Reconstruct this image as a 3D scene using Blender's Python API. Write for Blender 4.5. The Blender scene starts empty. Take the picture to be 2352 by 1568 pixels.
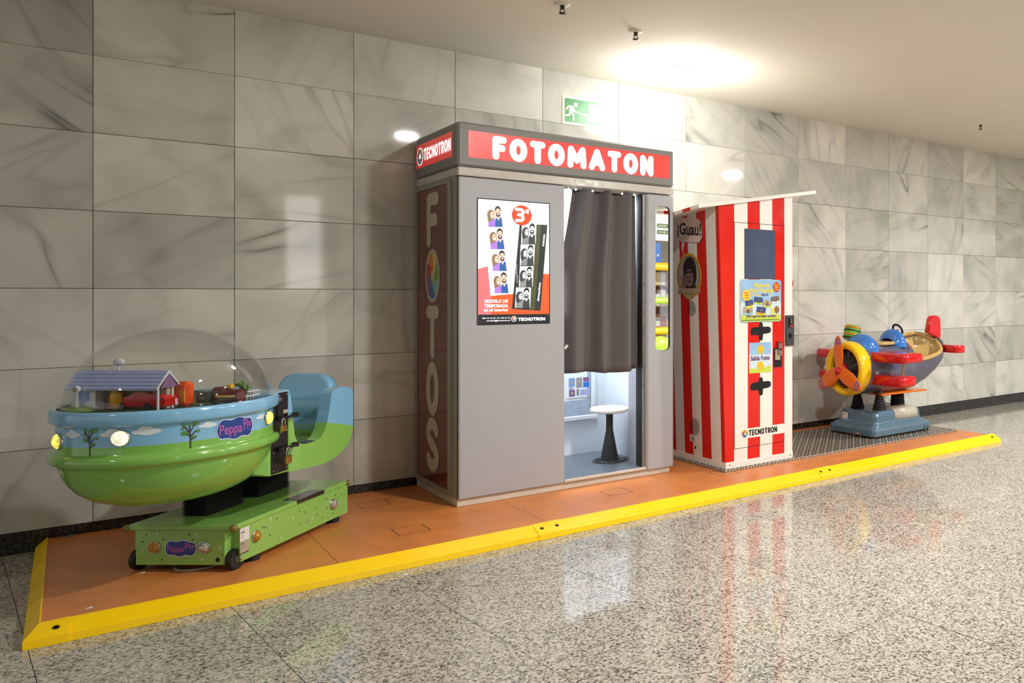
import bpy, math, random
from mathutils import Matrix, Vector
random.seed(7)
PI = math.pi
SC = bpy.context.scene
COL = SC.collection

# ------------------------------------------------------------------ camera
cam_d = bpy.data.cameras.new('camera')
cam = bpy.data.objects.new('camera', cam_d)
COL.objects.link(cam)
cam.location = (-0.0860, -5.6332, 1.2773)
cam.rotation_euler = (PI / 2, 0, -math.radians(42.0892))
cam_d.sensor_width = 36.0
cam_d.lens = 1893.635 / 2352 * 36.0
cam_d.shift_x = -(1872.0 - 1176.0) / 2352
cam_d.shift_y = -(784.0 - 674.85) / 2352
cam_d.clip_start = 0.05
SC.camera = cam

# ------------------------------------------------------------------ world, exposure
w = bpy.data.worlds.new('hall_ambient')
SC.world = w
w.use_nodes = True
w.node_tree.nodes['Background'].inputs[0].default_value = (1.0, 0.99, 0.965, 1)
w.node_tree.nodes['Background'].inputs[1].default_value = 0.62
SC.view_settings.view_transform = 'Standard'
SC.view_settings.look = 'None'
SC.view_settings.gamma = 1.0
SC.view_settings.use_curve_mapping = False
SC.view_settings.exposure = 0.32
LAMP_COL = (1.0, 0.978, 0.940)

# ------------------------------------------------------------------ materials
MATS = {}
def nn(nt, t, **kw):
    n = nt.nodes.new(t)
    for k, v in kw.items():
        if k == 'inp':
            for a, b in v.items(): n.inputs[a].default_value = b
        else: setattr(n, k, v)
    return n
def new_mat(name):
    m = bpy.data.materials.new(name); m.use_nodes = True
    nt = m.node_tree; nt.nodes.clear()
    out = nn(nt, 'ShaderNodeOutputMaterial')
    bs = nn(nt, 'ShaderNodeBsdfPrincipled')
    nt.links.new(bs.outputs[0], out.inputs[0])
    MATS[name] = m
    return m, nt, bs, out
def ramp(nt, stops, interp='LINEAR'):
    r = nn(nt, 'ShaderNodeValToRGB'); r.color_ramp.interpolation = interp
    e = r.color_ramp.elements
    while len(e) < len(stops): e.new(0.5)
    for i, (p, c) in enumerate(stops):
        e[i].position = p
        e[i].color = (c[0], c[1], c[2], 1) if not isinstance(c, (int, float)) else (c, c, c, 1)
    return r
def srgb(r, g, b):
    f = lambda c: (c / 255 / 12.92) if c / 255 <= .04045 else ((c / 255 + .055) / 1.055) ** 2.4
    return (f(r), f(g), f(b))
def plain(name, col, rough=.45, metal=0., spec=.5, var=.06, scale=25., bump=0., emit=0., coat=0., rvar=.06):
    """procedural paint / plastic: colour with a little noise, roughness wear, optional fine bump"""
    if name in MATS: return MATS[name]
    m, nt, bs, out = new_mat(name)
    tc = nn(nt, 'ShaderNodeTexCoord')
    nz = nn(nt, 'ShaderNodeTexNoise', inp={'Scale': scale, 'Detail': 5.})
    nt.links.new(tc.outputs['Object'], nz.inputs['Vector'])
    lo = tuple(c * (1 - var) for c in col); hi = tuple(min(1, c * (1 + var)) for c in col)
    r = ramp(nt, [(.3, lo), (.7, hi)])
    nt.links.new(nz.outputs[0], r.inputs[0])
    nt.links.new(r.outputs[0], bs.inputs['Base Color'])
    mr = nn(nt, 'ShaderNodeMapRange', inp={1: .3, 2: .7, 3: max(.02, rough - rvar), 4: min(1, rough + rvar)})
    nt.links.new(nz.outputs[0], mr.inputs[0]); nt.links.new(mr.outputs[0], bs.inputs['Roughness'])
    bs.inputs['Metallic'].default_value = metal
    bs.inputs['Specular IOR Level'].default_value = spec
    bs.inputs['Coat Weight'].default_value = coat
    bs.inputs['Coat Roughness'].default_value = .05
    if bump:
        n2 = nn(nt, 'ShaderNodeTexNoise', inp={'Scale': 260., 'Detail': 2.})
        nt.links.new(tc.outputs['Object'], n2.inputs['Vector'])
        b = nn(nt, 'ShaderNodeBump', inp={'Strength': bump, 'Distance': .002})
        nt.links.new(n2.outputs[0], b.inputs['Height']); nt.links.new(b.outputs[0], bs.inputs['Normal'])
    if emit:
        nt.links.new(r.outputs[0], bs.inputs['Emission Color'])
        bs.inputs['Emission Strength'].default_value = emit
    return m
def P(name, r, g, b, **kw): return plain(name, srgb(r, g, b), **kw)

def marble():
    m, nt, bs, out = new_mat('grey_white_marble')
    L = nt.links.new
    tc = nn(nt, 'ShaderNodeTexCoord'); oi = nn(nt, 'ShaderNodeObjectInfo')
    def rnd(k):
        a = nn(nt, 'ShaderNodeMath', operation='MULTIPLY', inp={1: k}); L(oi.outputs['Random'], a.inputs[0]); return a
    cx = nn(nt, 'ShaderNodeCombineXYZ')
    for i, k in enumerate((371., 913., 537.)): L(rnd(k).outputs[0], cx.inputs[i])
    rot = nn(nt, 'ShaderNodeVectorRotate', rotation_type='Y_AXIS')
    L(tc.outputs['Object'], rot.inputs['Vector']); L(rnd(61.).outputs[0], rot.inputs['Angle'])
    add = nn(nt, 'ShaderNodeVectorMath', operation='ADD'); L(rot.outputs[0], add.inputs[0]); L(cx.outputs[0], add.inputs[1])
    mp = nn(nt, 'ShaderNodeMapping', inp={'Scale': (.8, 1., 4.2)}); L(add.outputs[0], mp.inputs[0])
    # soft clouds
    n1 = nn(nt, 'ShaderNodeTexNoise', inp={'Scale': 2.2, 'Detail': 5., 'Roughness': .5, 'Distortion': .5}); L(add.outputs[0], n1.inputs[0])
    r1 = ramp(nt, [(.28, srgb(186, 189, 181)), (.5, srgb(214, 213, 204)), (.72, srgb(230, 227, 218))]); L(n1.outputs[0], r1.inputs[0])
    # veins : ridges of a stretched noise
    n2 = nn(nt, 'ShaderNodeTexNoise', inp={'Scale': 1.25, 'Detail': 2., 'Roughness': .4, 'Distortion': .12}); L(mp.outputs[0], n2.inputs[0])
    s = nn(nt, 'ShaderNodeMath', operation='SUBTRACT', inp={1: .5}); L(n2.outputs[0], s.inputs[0])
    ab = nn(nt, 'ShaderNodeMath', operation='ABSOLUTE'); L(s.outputs[0], ab.inputs[0])
    r2 = ramp(nt, [(0., 1.), (.010, .7), (.028, .28), (.07, 0.)]); L(ab.outputs[0], r2.inputs[0])
    n3 = nn(nt, 'ShaderNodeTexNoise', inp={'Scale': 1.7, 'Detail': 2.}); L(add.outputs[0], n3.inputs[0])
    r3 = ramp(nt, [(.44, .12), (.60, .35), (.70, 1.)]); L(n3.outputs[0], r3.inputs[0])
    vm = nn(nt, 'ShaderNodeMath', operation='MULTIPLY'); L(r2.outputs[0], vm.inputs[0]); L(r3.outputs[0], vm.inputs[1])
    vs = nn(nt, 'ShaderNodeMath', operation='MULTIPLY', inp={1: .85}); L(vm.outputs[0], vs.inputs[0])
    mx = nn(nt, 'ShaderNodeMix', data_type='RGBA'); L(vs.outputs[0], mx.inputs['Factor']); L(r1.outputs[0], mx.inputs['A'])
    mx.inputs['B'].default_value = (*srgb(96, 96, 92), 1)
    # tile to tile tone
    mr = nn(nt, 'ShaderNodeMapRange', inp={1: 0., 2: 1., 3: .74, 4: 1.04})
    fr = nn(nt, 'ShaderNodeMath', operation='FRACT'); L(rnd(7.31).outputs[0], fr.inputs[0]); L(fr.outputs[0], mr.inputs[0])
    ml = nn(nt, 'ShaderNodeVectorMath', operation='SCALE'); L(mx.outputs['Result'], ml.inputs[0]); L(mr.outputs[0], ml.inputs['Scale'])
    L(ml.outputs[0], bs.inputs['Base Color'])
    bs.inputs['Roughness'].default_value = .045
    bs.inputs['Specular IOR Level'].default_value = .42
    return m
def granite(name, stops, rough=.1, scale=150., per=True):
    m, nt, bs, out = new_mat(name)
    L = nt.links.new
    tc = nn(nt, 'ShaderNodeTexCoord'); oi = nn(nt, 'ShaderNodeObjectInfo')
    a = nn(nt, 'ShaderNodeMath', operation='MULTIPLY', inp={1: 517.}); L(oi.outputs['Random'], a.inputs[0])
    add = nn(nt, 'ShaderNodeVectorMath', operation='ADD'); L(tc.outputs['Object'], add.inputs[0]); L(a.outputs[0], add.inputs[1])
    v1 = nn(nt, 'ShaderNodeTexVoronoi', inp={'Scale': scale, 'Randomness': 1.}); L(add.outputs[0], v1.inputs['Vector'])
    sx = nn(nt, 'ShaderNodeSeparateColor'); L(v1.outputs['Color'], sx.inputs[0])
    n1 = nn(nt, 'ShaderNodeTexNoise', inp={'Scale': scale * .55, 'Detail': 4., 'Roughness': .7}); L(add.outputs[0], n1.inputs[0])
    n2 = nn(nt, 'ShaderNodeTexNoise', inp={'Scale': 7., 'Detail': 3.}); L(add.outputs[0], n2.inputs[0])
    k = nn(nt, 'ShaderNodeMath', operation='MULTIPLY', inp={1: .55}); L(sx.outputs[0], k.inputs[0])
    s1 = nn(nt, 'ShaderNodeMath', operation='MULTIPLY_ADD', inp={1: .55}); L(n1.outputs[0], s1.inputs[0]); L(k.outputs[0], s1.inputs[2])
    s2 = nn(nt, 'ShaderNodeMath', operation='MULTIPLY_ADD', inp={1: .16}); L(n2.outputs[0], s2.inputs[0]); L(s1.outputs[0], s2.inputs[2])
    r = ramp(nt, stops); L(s2.outputs[0], r.inputs[0])
    L(r.outputs[0], bs.inputs['Base Color'])
    bs.inputs['Roughness'].default_value = rough
    bs.inputs['Specular IOR Level'].default_value = .5
    return m
marble()
granite('floor_granite', [(.30, srgb(58, 55, 50)), (.41, srgb(104, 99, 90)), (.50, srgb(146, 140, 129)), (.64, srgb(168, 161, 149)), (.80, srgb(194, 188, 176))], rough=.08, scale=135.)
granite('black_granite', [(.3, srgb(14, 14, 13)), (.6, srgb(34, 34, 32)), (.8, srgb(66, 66, 62))], rough=.16, scale=140.)
P('grout', 112, 106, 95, rough=.9)
P('floor_grout', 70, 66, 60, rough=.9)
plain('ceiling_plaster', srgb(226, 220, 208), rough=.9, var=.015, scale=4.)
plain('lamp_glow', (1, .97, .9), rough=.5, emit=16., var=0.)
P('white_trim', 232, 230, 224, rough=.4)
P('chrome', 200, 200, 200, rough=.18, metal=1., var=.02)
P('steel', 168, 166, 160, rough=.32, metal=1., var=.08)
P('dark_brass', 74, 64, 48, rough=.35, metal=1.)
# booth
P('booth_grey', 170, 171, 176, rough=.42, bump=.05, var=.03, scale=120.)
P('booth_header_grey', 134, 132, 128, rough=.5, bump=.12, var=.05, scale=260.)
P('booth_band', 196, 190, 180, rough=.22, var=.02)
P('booth_side_grey', 150, 147, 136, rough=.4, var=.03)
P('booth_dark_gap', 32, 31, 30, rough=.7)
P('sill_beige', 206, 198, 184, rough=.4, var=.05)
plain('sign_red', srgb(222, 62, 56), rough=.3, emit=.34, var=.05, scale=6.)
plain('sign_white', srgb(248, 248, 252), rough=.3, emit=.62, var=0.)
plain('panel_maroon', srgb(112, 60, 53), rough=.05, var=.06, coat=.3)
plain('panel_letter', srgb(196, 184, 166), rough=.06, var=.02)
P('interior_white', 232, 236, 240, rough=.45, var=.015)
P('interior_panel', 176, 188, 204, rough=.25)
P('booth_floor', 92, 100, 108, rough=.3, var=.08, scale=90.)
plain('interior_lamp', (.86, .93, 1.), rough=.5, emit=7., var=0.)
P('curtain_grey', 104, 99, 99, rough=.9, spec=.15, var=.10, scale=420., bump=.25)
P('curtain_top', 62, 58, 57, rough=.9, spec=.15, var=.10, scale=420.)
plain('mirror_glass', (.92, .93, .93), rough=.012, metal=1., var=0., rvar=0.)
P('stool_white', 236, 238, 238, rough=.3, var=.01)
P('stool_black', 40, 40, 41, rough=.45)
# floor platform
plain('vinyl_orange', srgb(206, 126, 66), rough=.38, var=.10, scale=9., bump=.05)
plain('kerb_yellow', srgb(250, 206, 10), rough=.30, var=.012, scale=12.)
P('black_rubber', 24, 24, 24, rough=.6)
P('diamond_plate', 92, 86, 78, rough=.4, metal=.45, var=.12, scale=60.)
P('diamond_tread', 214, 206, 192, rough=.35, metal=.4, var=.1, scale=60.)
P('bumper_olive', 126, 108, 58, rough=.4)
P('plate_edge', 176, 168, 156, rough=.4, metal=.7, var=.15)
# kiosk
plain('kiosk_red', srgb(220, 28, 20), rough=.14, var=.03, scale=8., coat=.3)
plain('kiosk_white', srgb(238, 234, 226), rough=.2, var=.02, scale=8.)
P('hole_black', 12, 12, 12, rough=.8)
plain('screen_glass', srgb(78, 90, 116), rough=.04, var=.15, scale=5.)
P('coin_grey', 58, 59, 62, rough=.4)
P('beige_metal', 186, 174, 150, rough=.35, metal=.5)
# egg ride
plain('ride_green', srgb(134, 188, 88), rough=.16, var=.03, coat=.4)
plain('ride_base_green', srgb(140, 190, 94), rough=.22, var=.03, coat=.3)
plain('ride_blue', srgb(112, 178, 224), rough=.16, var=.02, coat=.4)
P('plate_black', 22, 22, 23, rough=.35)
P('bellow_black', 16, 16, 16, rough=.75)
P('logo_blue', 22, 58, 138, rough=.2)
P('logo_edge', 200, 214, 235, rough=.2)
P('logo_pink', 168, 88, 164, rough=.3)
P('cloud_white', 214, 224, 232, rough=.2)
P('tree_trunk', 62, 48, 42, rough=.3)
P('tree_leaf', 92, 138, 62, rough=.3)
P('dot_dark', 58, 96, 40, rough=.4)
P('dot_pale', 190, 206, 160, rough=.4)
P('label_white', 226, 222, 216, rough=.5)
P('label_tan', 176, 162, 142, rough=.5)
P('ink', 30, 27, 27, rough=.6)
P('ink_grey', 150, 145, 142, rough=.6)
plain('lamp_yellow_lit', srgb(255, 232, 96), rough=.15, emit=.75, var=.5, scale=60.)
plain('lamp_white_lit', srgb(255, 252, 205), rough=.15, emit=.7, var=.4, scale=60.)
P('lamp_amber', 176, 128, 40, rough=.12, var=.3, scale=60.)
P('lamp_clear', 190, 186, 178, rough=.08, var=.3, scale=60., metal=.5)
P('brass', 196, 160, 80, rough=.25, metal=1.)
P('toy_blue_roof', 160, 174, 218, rough=.5)
P('toy_white', 214, 216, 222, rough=.5)
P('toy_window_blue', 120, 152, 206, rough=.4)
P('toy_orange_door', 196, 124, 90, rough=.5)
P('toy_red', 200, 30, 28, rough=.2, coat=.4)
P('toy_orange', 236, 84, 20, rough=.25)
P('toy_maroon', 92, 28, 30, rough=.25)
P('toy_dark_green', 44, 62, 52, rough=.3)
P('toy_yellow', 222, 164, 26, rough=.4)
P('toy_grass', 104, 138, 60, rough=.8)
P('toy_purple', 126, 92, 130, rough=.5)
P('toy_deck', 62, 76, 52, rough=.6)
# airplane ride
plain('plane_body', srgb(88, 86, 108), rough=.18, var=.12, scale=16., coat=.5)
plain('plane_red', srgb(204, 16, 22), rough=.16, var=.05, coat=.5)
plain('plane_yellow', srgb(246, 202, 8), rough=.18, var=.03, coat=.4)
plain('plane_orange', srgb(238, 116, 22), rough=.2, var=.03, coat=.4)
plain('plane_gold', srgb(188, 158, 98), rough=.22, var=.08, coat=.4)
plain('plane_blue', srgb(52, 116, 198), rough=.18, var=.06, coat=.4)
P('plane_engine', 56, 54, 56, rough=.3, var=.2)
P('blade_purple', 124, 112, 164, rough=.25)
P('blade_pink', 232, 104, 66, rough=.25)
plain('base_blue', srgb(96, 128, 148), rough=.24, metal=.35, var=.12, scale=180., coat=.3)
P('base_cover', 196, 190, 176, rough=.35)
P('drum_green', 96, 176, 50, rough=.2)
# exit sign
P('sign_green', 38, 128, 62, rough=.35)
P('sign_cream', 240, 232, 196, rough=.4)
# far side of the hall
P('far_wall', 196, 190, 178, rough=.7)
P('far_floor_dark', 90, 86, 80, rough=.6)
plain('lit_panel', (1., .98, .95), rough=.5, emit=4.5, var=0.)
plain('lit_fascia', (.95, .97, 1.), rough=.5, emit=.4, var=0.)
P('play_blue', 40, 110, 205, rough=.35)
P('play_yellow', 248, 206, 30, rough=.35)
P('play_lime', 190, 226, 90, rough=.35)
P('play_white', 236, 238, 240, rough=.4)
P('shelf_brown', 150, 104, 66, rough=.5)
P('goods_red', 176, 50, 44, rough=.4)
P('goods_tan', 214, 170, 110, rough=.4)
P('goods_cream', 236, 220, 180, rough=.4)
P('net_blue', 200, 214, 236, rough=.5)
P('cable_grey', 150, 146, 138, rough=.5)
P('paper_white', 226, 226, 218, rough=.8)
P('foil_green', 120, 130, 104, rough=.4)

def two_tone(name, top, bottom, zb, slope=0.):
    m, nt, bs, out = new_mat(name); L = nt.links.new
    tc = nn(nt, 'ShaderNodeTexCoord'); sp = nn(nt, 'ShaderNodeSeparateXYZ'); L(tc.outputs['Object'], sp.inputs[0])
    ma = nn(nt, 'ShaderNodeMath', operation='MULTIPLY_ADD', inp={1: slope}); L(sp.outputs[0], ma.inputs[0]); L(sp.outputs[2], ma.inputs[2])
    gt = nn(nt, 'ShaderNodeMath', operation='GREATER_THAN', inp={1: zb}); L(ma.outputs[0], gt.inputs[0])
    mx = nn(nt, 'ShaderNodeMix', data_type='RGBA'); L(gt.outputs[0], mx.inputs['Factor'])
    mx.inputs['A'].default_value = (*bottom, 1); mx.inputs['B'].default_value = (*top, 1)
    L(mx.outputs['Result'], bs.inputs['Base Color'])
    nz = nn(nt, 'ShaderNodeTexNoise', inp={'Scale': 18.}); L(tc.outputs['Object'], nz.inputs[0])
    mr = nn(nt, 'ShaderNodeMapRange', inp={1: .3, 2: .7, 3: .1, 4: .2}); L(nz.outputs[0], mr.inputs[0]); L(mr.outputs[0], bs.inputs['Roughness'])
    bs.inputs['Coat Weight'].default_value = .4; bs.inputs['Coat Roughness'].default_value = .05
    return m
two_tone('bowl_paint', srgb(128, 184, 220), srgb(126, 182, 80), .685 - .058)
two_tone('seat_paint', srgb(128, 184, 220), srgb(134, 188, 88), .655 - .058, .22)

def dome_mat():
    m = bpy.data.materials.new('clear_acrylic'); m.use_nodes = True; nt = m.node_tree; nt.nodes.clear(); L = nt.links.new
    out = nn(nt, 'ShaderNodeOutputMaterial')
    tr = nn(nt, 'ShaderNodeBsdfTransparent'); tr.inputs[0].default_value = (.985, .985, .98, 1)
    gl = nn(nt, 'ShaderNodeBsdfGlossy', inp={'Roughness': .02}); gl.inputs[0].default_value = (1, 1, 1, 1)
    lw = nn(nt, 'ShaderNodeLayerWeight', inp={'Blend': .5})
    pw = nn(nt, 'ShaderNodeMath', operation='POWER', inp={1: 4.5}); L(lw.outputs['Facing'], pw.inputs[0])
    fr = nn(nt, 'ShaderNodeMath', operation='MULTIPLY_ADD', inp={1: .55, 2: .022}); L(pw.outputs[0], fr.inputs[0])
    mx = nn(nt, 'ShaderNodeMixShader'); L(fr.outputs[0], mx.inputs[0]); L(tr.outputs[0], mx.inputs[1]); L(gl.outputs[0], mx.inputs[2])
    L(mx.outputs[0], out.inputs[0]); MATS['clear_acrylic'] = m
dome_mat()

# ------------------------------------------------------------------ mesh builder
class MB:
    def __init__(s):
        s.v = []; s.f = []; s.m = []; s.sm = []; s.mats = []
    def mi(s, mat):
        if mat not in s.mats: s.mats.append(mat)
        return s.mats.index(mat)
    def add(s, vs, fs, mat, smooth=False, M=None):
        o = len(s.v); k = s.mi(mat)
        for p in vs:
            p = Vector(p)
            s.v.append(M @ p if M else p)
        for f in fs:
            s.f.append([i + o for i in f]); s.m.append(k); s.sm.append(smooth)
    def box(s, a, b, mat, M=None, bev=0.):
        x0, y0, z0 = [min(a[i], b[i]) for i in range(3)]; x1, y1, z1 = [max(a[i], b[i]) for i in range(3)]
        if bev <= 0:
            vs = [(x0,y0,z0),(x1,y0,z0),(x1,y1,z0),(x0,y1,z0),(x0,y0,z1),(x1,y0,z1),(x1,y1,z1),(x0,y1,z1)]
            s.add(vs, [(0,3,2,1),(4,5,6,7),(0,1,5,4),(1,2,6,5),(2,3,7,6),(3,0,4,7)], mat, False, M); return
        c = [((x0+x1)/2), ((y0+y1)/2), ((z0+z1)/2)]; h = [(x1-x0)/2, (y1-y0)/2, (z1-z0)/2]
        bev = min(bev, min(h) * .98)
        vs = []; idx = {}
        for sx in (-1, 1):
            for sy in (-1, 1):
                for sz in (-1, 1):
                    for ax in range(3):
                        p = [sx * (h[0] - bev), sy * (h[1] - bev), sz * (h[2] - bev)]
                        p[ax] = (sx, sy, sz)[ax] * h[ax]
                        idx[(sx, sy, sz, ax)] = len(vs); vs.append([p[i] + c[i] for i in range(3)])
        fs = []
        for ax in range(3):
            o = [i for i in range(3) if i != ax]
            for sg in (-1, 1):
                q = []
                for a_, b_ in ((-1,-1),(1,-1),(1,1),(-1,1)):
                    t = [0,0,0]; t[ax] = sg; t[o[0]] = a_; t[o[1]] = b_; q.append(idx[(*t, ax)])
                fs.append(q)
        for ax in range(3):
            o = [i for i in range(3) if i != ax]
            for a_ in (-1, 1):
                for b_ in (-1, 1):
                    q = []
                    for sg, k in ((-1, o[0]), (1, o[0]), (1, o[1]), (-1, o[1])):
                        t = [0,0,0]; t[ax] = sg; t[o[0]] = a_; t[o[1]] = b_; q.append(idx[(*t, k)])
                    fs.append(q)
        for sx in (-1, 1):
            for sy in (-1, 1):
                for sz in (-1, 1): fs.append([idx[(sx, sy, sz, k)] for k in range(3)])
        s.add(vs, fs, mat, False, M)
    def cyl(s, p0, p1, r0, mat, r1=None, n=20, caps=True, smooth=True, M=None):
        if r1 is None: r1 = r0
        p0 = Vector(p0); p1 = Vector(p1); d = (p1 - p0).normalized()
        a = d.orthogonal().normalized(); b = d.cross(a)
        vs = []
        for p, r in ((p0, r0), (p1, r1)):
            for i in range(n):
                t = 2 * PI * i / n; vs.append(p + a * r * math.cos(t) + b * r * math.sin(t))
        s.add(vs, [(i, (i+1) % n, n + (i+1) % n, n + i) for i in range(n)], mat, smooth, M)
        if caps:
            s.add(vs[:n], [list(range(n))[::-1]], mat, False, M); s.add(vs[n:], [list(range(n))], mat, False, M)
    def lathe(s, prof, mat, c=(0,0,0), axis='Z', n=32, sx=1., sy=1., smooth=True, M=None, t0=0., t1=2*PI):
        """prof: list of (r, h) ; rings around the axis"""
        full = abs(t1 - t0 - 2 * PI) < 1e-6
        k = n if full else n + 1
        vs = []
        for r, h in prof:
            for i in range(k):
                t = t0 + (t1 - t0) * i / n
                a, b = r * sx * math.cos(t), r * sy * math.sin(t)
                q = {'Z': (a, b, h), 'X': (h, a, b), 'Y': (a, h, b)}[axis]
                vs.append((q[0] + c[0], q[1] + c[1], q[2] + c[2]))
        fs = []
        for j in range(len(prof) - 1):
            for i in range(n):
                i2 = (i + 1) % k
                fs.append((j*k + i, j*k + i2, (j+1)*k + i2, (j+1)*k + i))
        s.add(vs, fs, mat, smooth, M)
    def loft(s, rings, mat, closed=True, caps=True, smooth=True, M=None):
        n = len(rings[0]); vs = [p for r in rings for p in r]; fs = []
        for j in range(len(rings) - 1):
            for i in range(n if closed else n - 1):
                i2 = (i + 1) % n
                fs.append((j*n + i, j*n + i2, (j+1)*n + i2, (j+1)*n + i))
        s.add(vs, fs, mat, smooth, M)
        if caps and closed:
            s.add(rings[0], [list(range(n))[::-1]], mat, False, M); s.add(rings[-1], [list(range(n))], mat, False, M)
    def tube(s, path, r, mat, n=10, closed=False, M=None):
        pts = [Vector(p) for p in path]; N = len(pts); rings = []
        prev = None
        for i, p in enumerate(pts):
            if closed: d = pts[(i+1) % N] - pts[i-1]
            else: d = pts[min(i+1, N-1)] - pts[max(i-1, 0)]
            d.normalize()
            a = (prev - d * prev.dot(d)).normalized() if prev is not None else d.orthogonal().normalized()
            prev = a; b = d.cross(a)
            rr = r[i] if isinstance(r, (list, tuple)) else r
            rings.append([p + a * rr * math.cos(2*PI*k/n) + b * rr * math.sin(2*PI*k/n) for k in range(n)])
        if closed: rings.append(rings[0])
        s.loft(rings, mat, caps=not closed, M=M)
    def ball(s, c, r, mat, n=20, m=12, M=None, z0=-1., z1=1.):
        """ellipsoid, r = radius or (rx, ry, rz), optionally cut in z"""
        if isinstance(r, (int, float)): r = (r, r, r)
        rings = []
        for j in range(m + 1):
            z = math.sin(math.asin(z0) + (math.asin(z1) - math.asin(z0)) * j / m)
            q = math.sqrt(max(0, 1 - z * z))
            rings.append([(c[0] + r[0]*q*math.cos(2*PI*i/n), c[1] + r[1]*q*math.sin(2*PI*i/n), c[2] + r[2]*z) for i in range(n)])
        s.loft(rings, mat, caps=False, M=M)
    def prism(s, poly, o, u, v, nrm, depth, mat, side=None, M=None):
        """2-D polygon on the plane (o,u,v), pushed back by depth against nrm"""
        o, u, v, nrm = Vector(o), Vector(u), Vector(v), Vector(nrm)
        top = [o + u * a + v * b for a, b in poly]; bot = [p - nrm * depth for p in top]; n = len(poly)
        s.add(top, [list(range(n))], mat, False, M)
        s.add(bot, [list(range(n))[::-1]], mat, False, M)
        s.add(top + bot, [(i, i + n, (i+1) % n + n, (i+1) % n) for i in range(n)], side or mat, False, M)
    def build(s, name, parent=None, bev=0., angle=None):
        me = bpy.data.meshes.new(name)
        inv = LOCAL.get(parent.name) if parent else None
        vs = [tuple(inv @ p) if inv else tuple(p) for p in s.v]
        me.from_pydata(vs, [], s.f)
        for k in s.mats: me.materials.append(MATS[k])
        me.polygons.foreach_set('material_index', s.m)
        me.polygons.foreach_set('use_smooth', s.sm)
        me.update()
        ob = bpy.data.objects.new(name, me); COL.objects.link(ob)
        if parent: ob.parent = parent
        if bev:
            b = ob.modifiers.new('bevel', 'BEVEL'); b.width = bev; b.segments = 2; b.limit_method = 'ANGLE'; b.angle_limit = math.radians(40)
        return ob
LOCAL = {}
def tag(o, label=None, cat=None, group=None, kind=None):
    if label: o['label'] = label
    if cat: o['category'] = cat
    if group: o['group'] = group
    if kind: o['kind'] = kind
    return o
def thing(name, label, cat, loc, rz=0., group=None, local=False):
    """Empty at a thing's base. Parts are given in world coordinates unless local."""
    o = bpy.data.objects.new(name, None); COL.objects.link(o)
    o.empty_display_size = .1
    o.location = loc; o.rotation_euler = (0, 0, rz)
    tag(o, label, cat, group)
    LOCAL[o.name] = None if local else (Matrix.Translation(loc) @ Matrix.Rotation(rz, 4, 'Z')).inverted()
    return o
def sub(o, parent):
    """make o a sub-part of parent (both already in the thing's local frame)"""
    o.parent = parent; return o
def rrect(w_, h_, r, n=5, cx=0., cy=0.):
    pts = []
    for qx, qy, a0 in ((1,1,0),(-1,1,90),(-1,-1,180),(1,-1,270)):
        for i in range(n + 1):
            t = math.radians(a0 + 90 * i / n)
            pts.append((cx + qx * (w_/2 - r) + r * math.cos(t), cy + qy * (h_/2 - r) + r * math.sin(t)))
    return pts
def oval(a, b, n=28, cx=0., cy=0.):
    return [(cx + a * math.cos(2*PI*i/n), cy + b * math.sin(2*PI*i/n)) for i in range(n)]

# ------------------------------------------------------------------ flat print on a plane
_tx = {}
def text_mesh(body, bold=0.):
    key = (body, bold)
    if key not in _tx:
        cu = bpy.data.curves.new('t', 'FONT'); cu.body = body; cu.size = 1.; cu.offset = bold; cu.resolution_u = 3
        ob = bpy.data.objects.new('t', cu); COL.objects.link(ob)
        bpy.context.view_layer.update()
        dg = bpy.context.evaluated_depsgraph_get()
        me = ob.evaluated_get(dg).to_mesh()
        vs = [(p.co.x, p.co.y) for p in me.vertices]; fs = [list(p.vertices) for p in me.polygons]
        ob.evaluated_get(dg).to_mesh_clear()
        bpy.data.objects.remove(ob); bpy.data.curves.remove(cu)
        _tx[key] = (vs, fs)
    return _tx[key]
GLY = {}
def arc(cx, cy, rx, ry, a0, a1, n=14):
    return [(cx + rx * math.cos(math.radians(a0 + (a1-a0)*i/n)), cy + ry * math.sin(math.radians(a0 + (a1-a0)*i/n))) for i in range(n + 1)]
GLY['F'] = (.62, [[(0,0),(0,1),(1,1)], [(0,.5),(.85,.5)]])
GLY['T'] = (.72, [[(0,1),(1,1)], [(.5,1),(.5,0)]])
GLY['O'] = (.80, [arc(.5,.5,.5,.5,0,360,28)])
GLY['M'] = (.95, [[(0,0),(.06,1),(.5,.3),(.94,1),(1,0)]])
GLY['A'] = (.84, [[(0,0),(.5,1),(1,0)], [(.2,.3),(.8,.3)]])
GLY['N'] = (.74, [[(0,0),(0,1),(1,0),(1,1)]])
GLY['E'] = (.58, [[(1,1),(0,1),(0,0),(1,0)], [(0,.5),(.9,.5)]])
GLY['C'] = (.66, [arc(.55,.5,.55,.5,48,312,20)])
GLY['R'] = (.68, [[(0,0),(0,1),(.55,1)] + arc(.62,.73,.38,.27,90,-90,10) + [(0,.46)], [(.5,.46),(1,0)]])
GLY['S'] = (.66, [arc(.5,.755,.5,.245,25,200,10) + [(.3,.56),(.7,.44)] + arc(.5,.245,.5,.245,20,-155,10)])
GLY['3'] = (.62, [[(.0,1),(.55,1)] + arc(.55,.76,.45,.24,90,-90,10) + [(.3,.52)], [(.3,.52),(.55,.52)] + arc(.55,.26,.45,.26,90,-90,10) + [(0,0)]])
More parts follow.
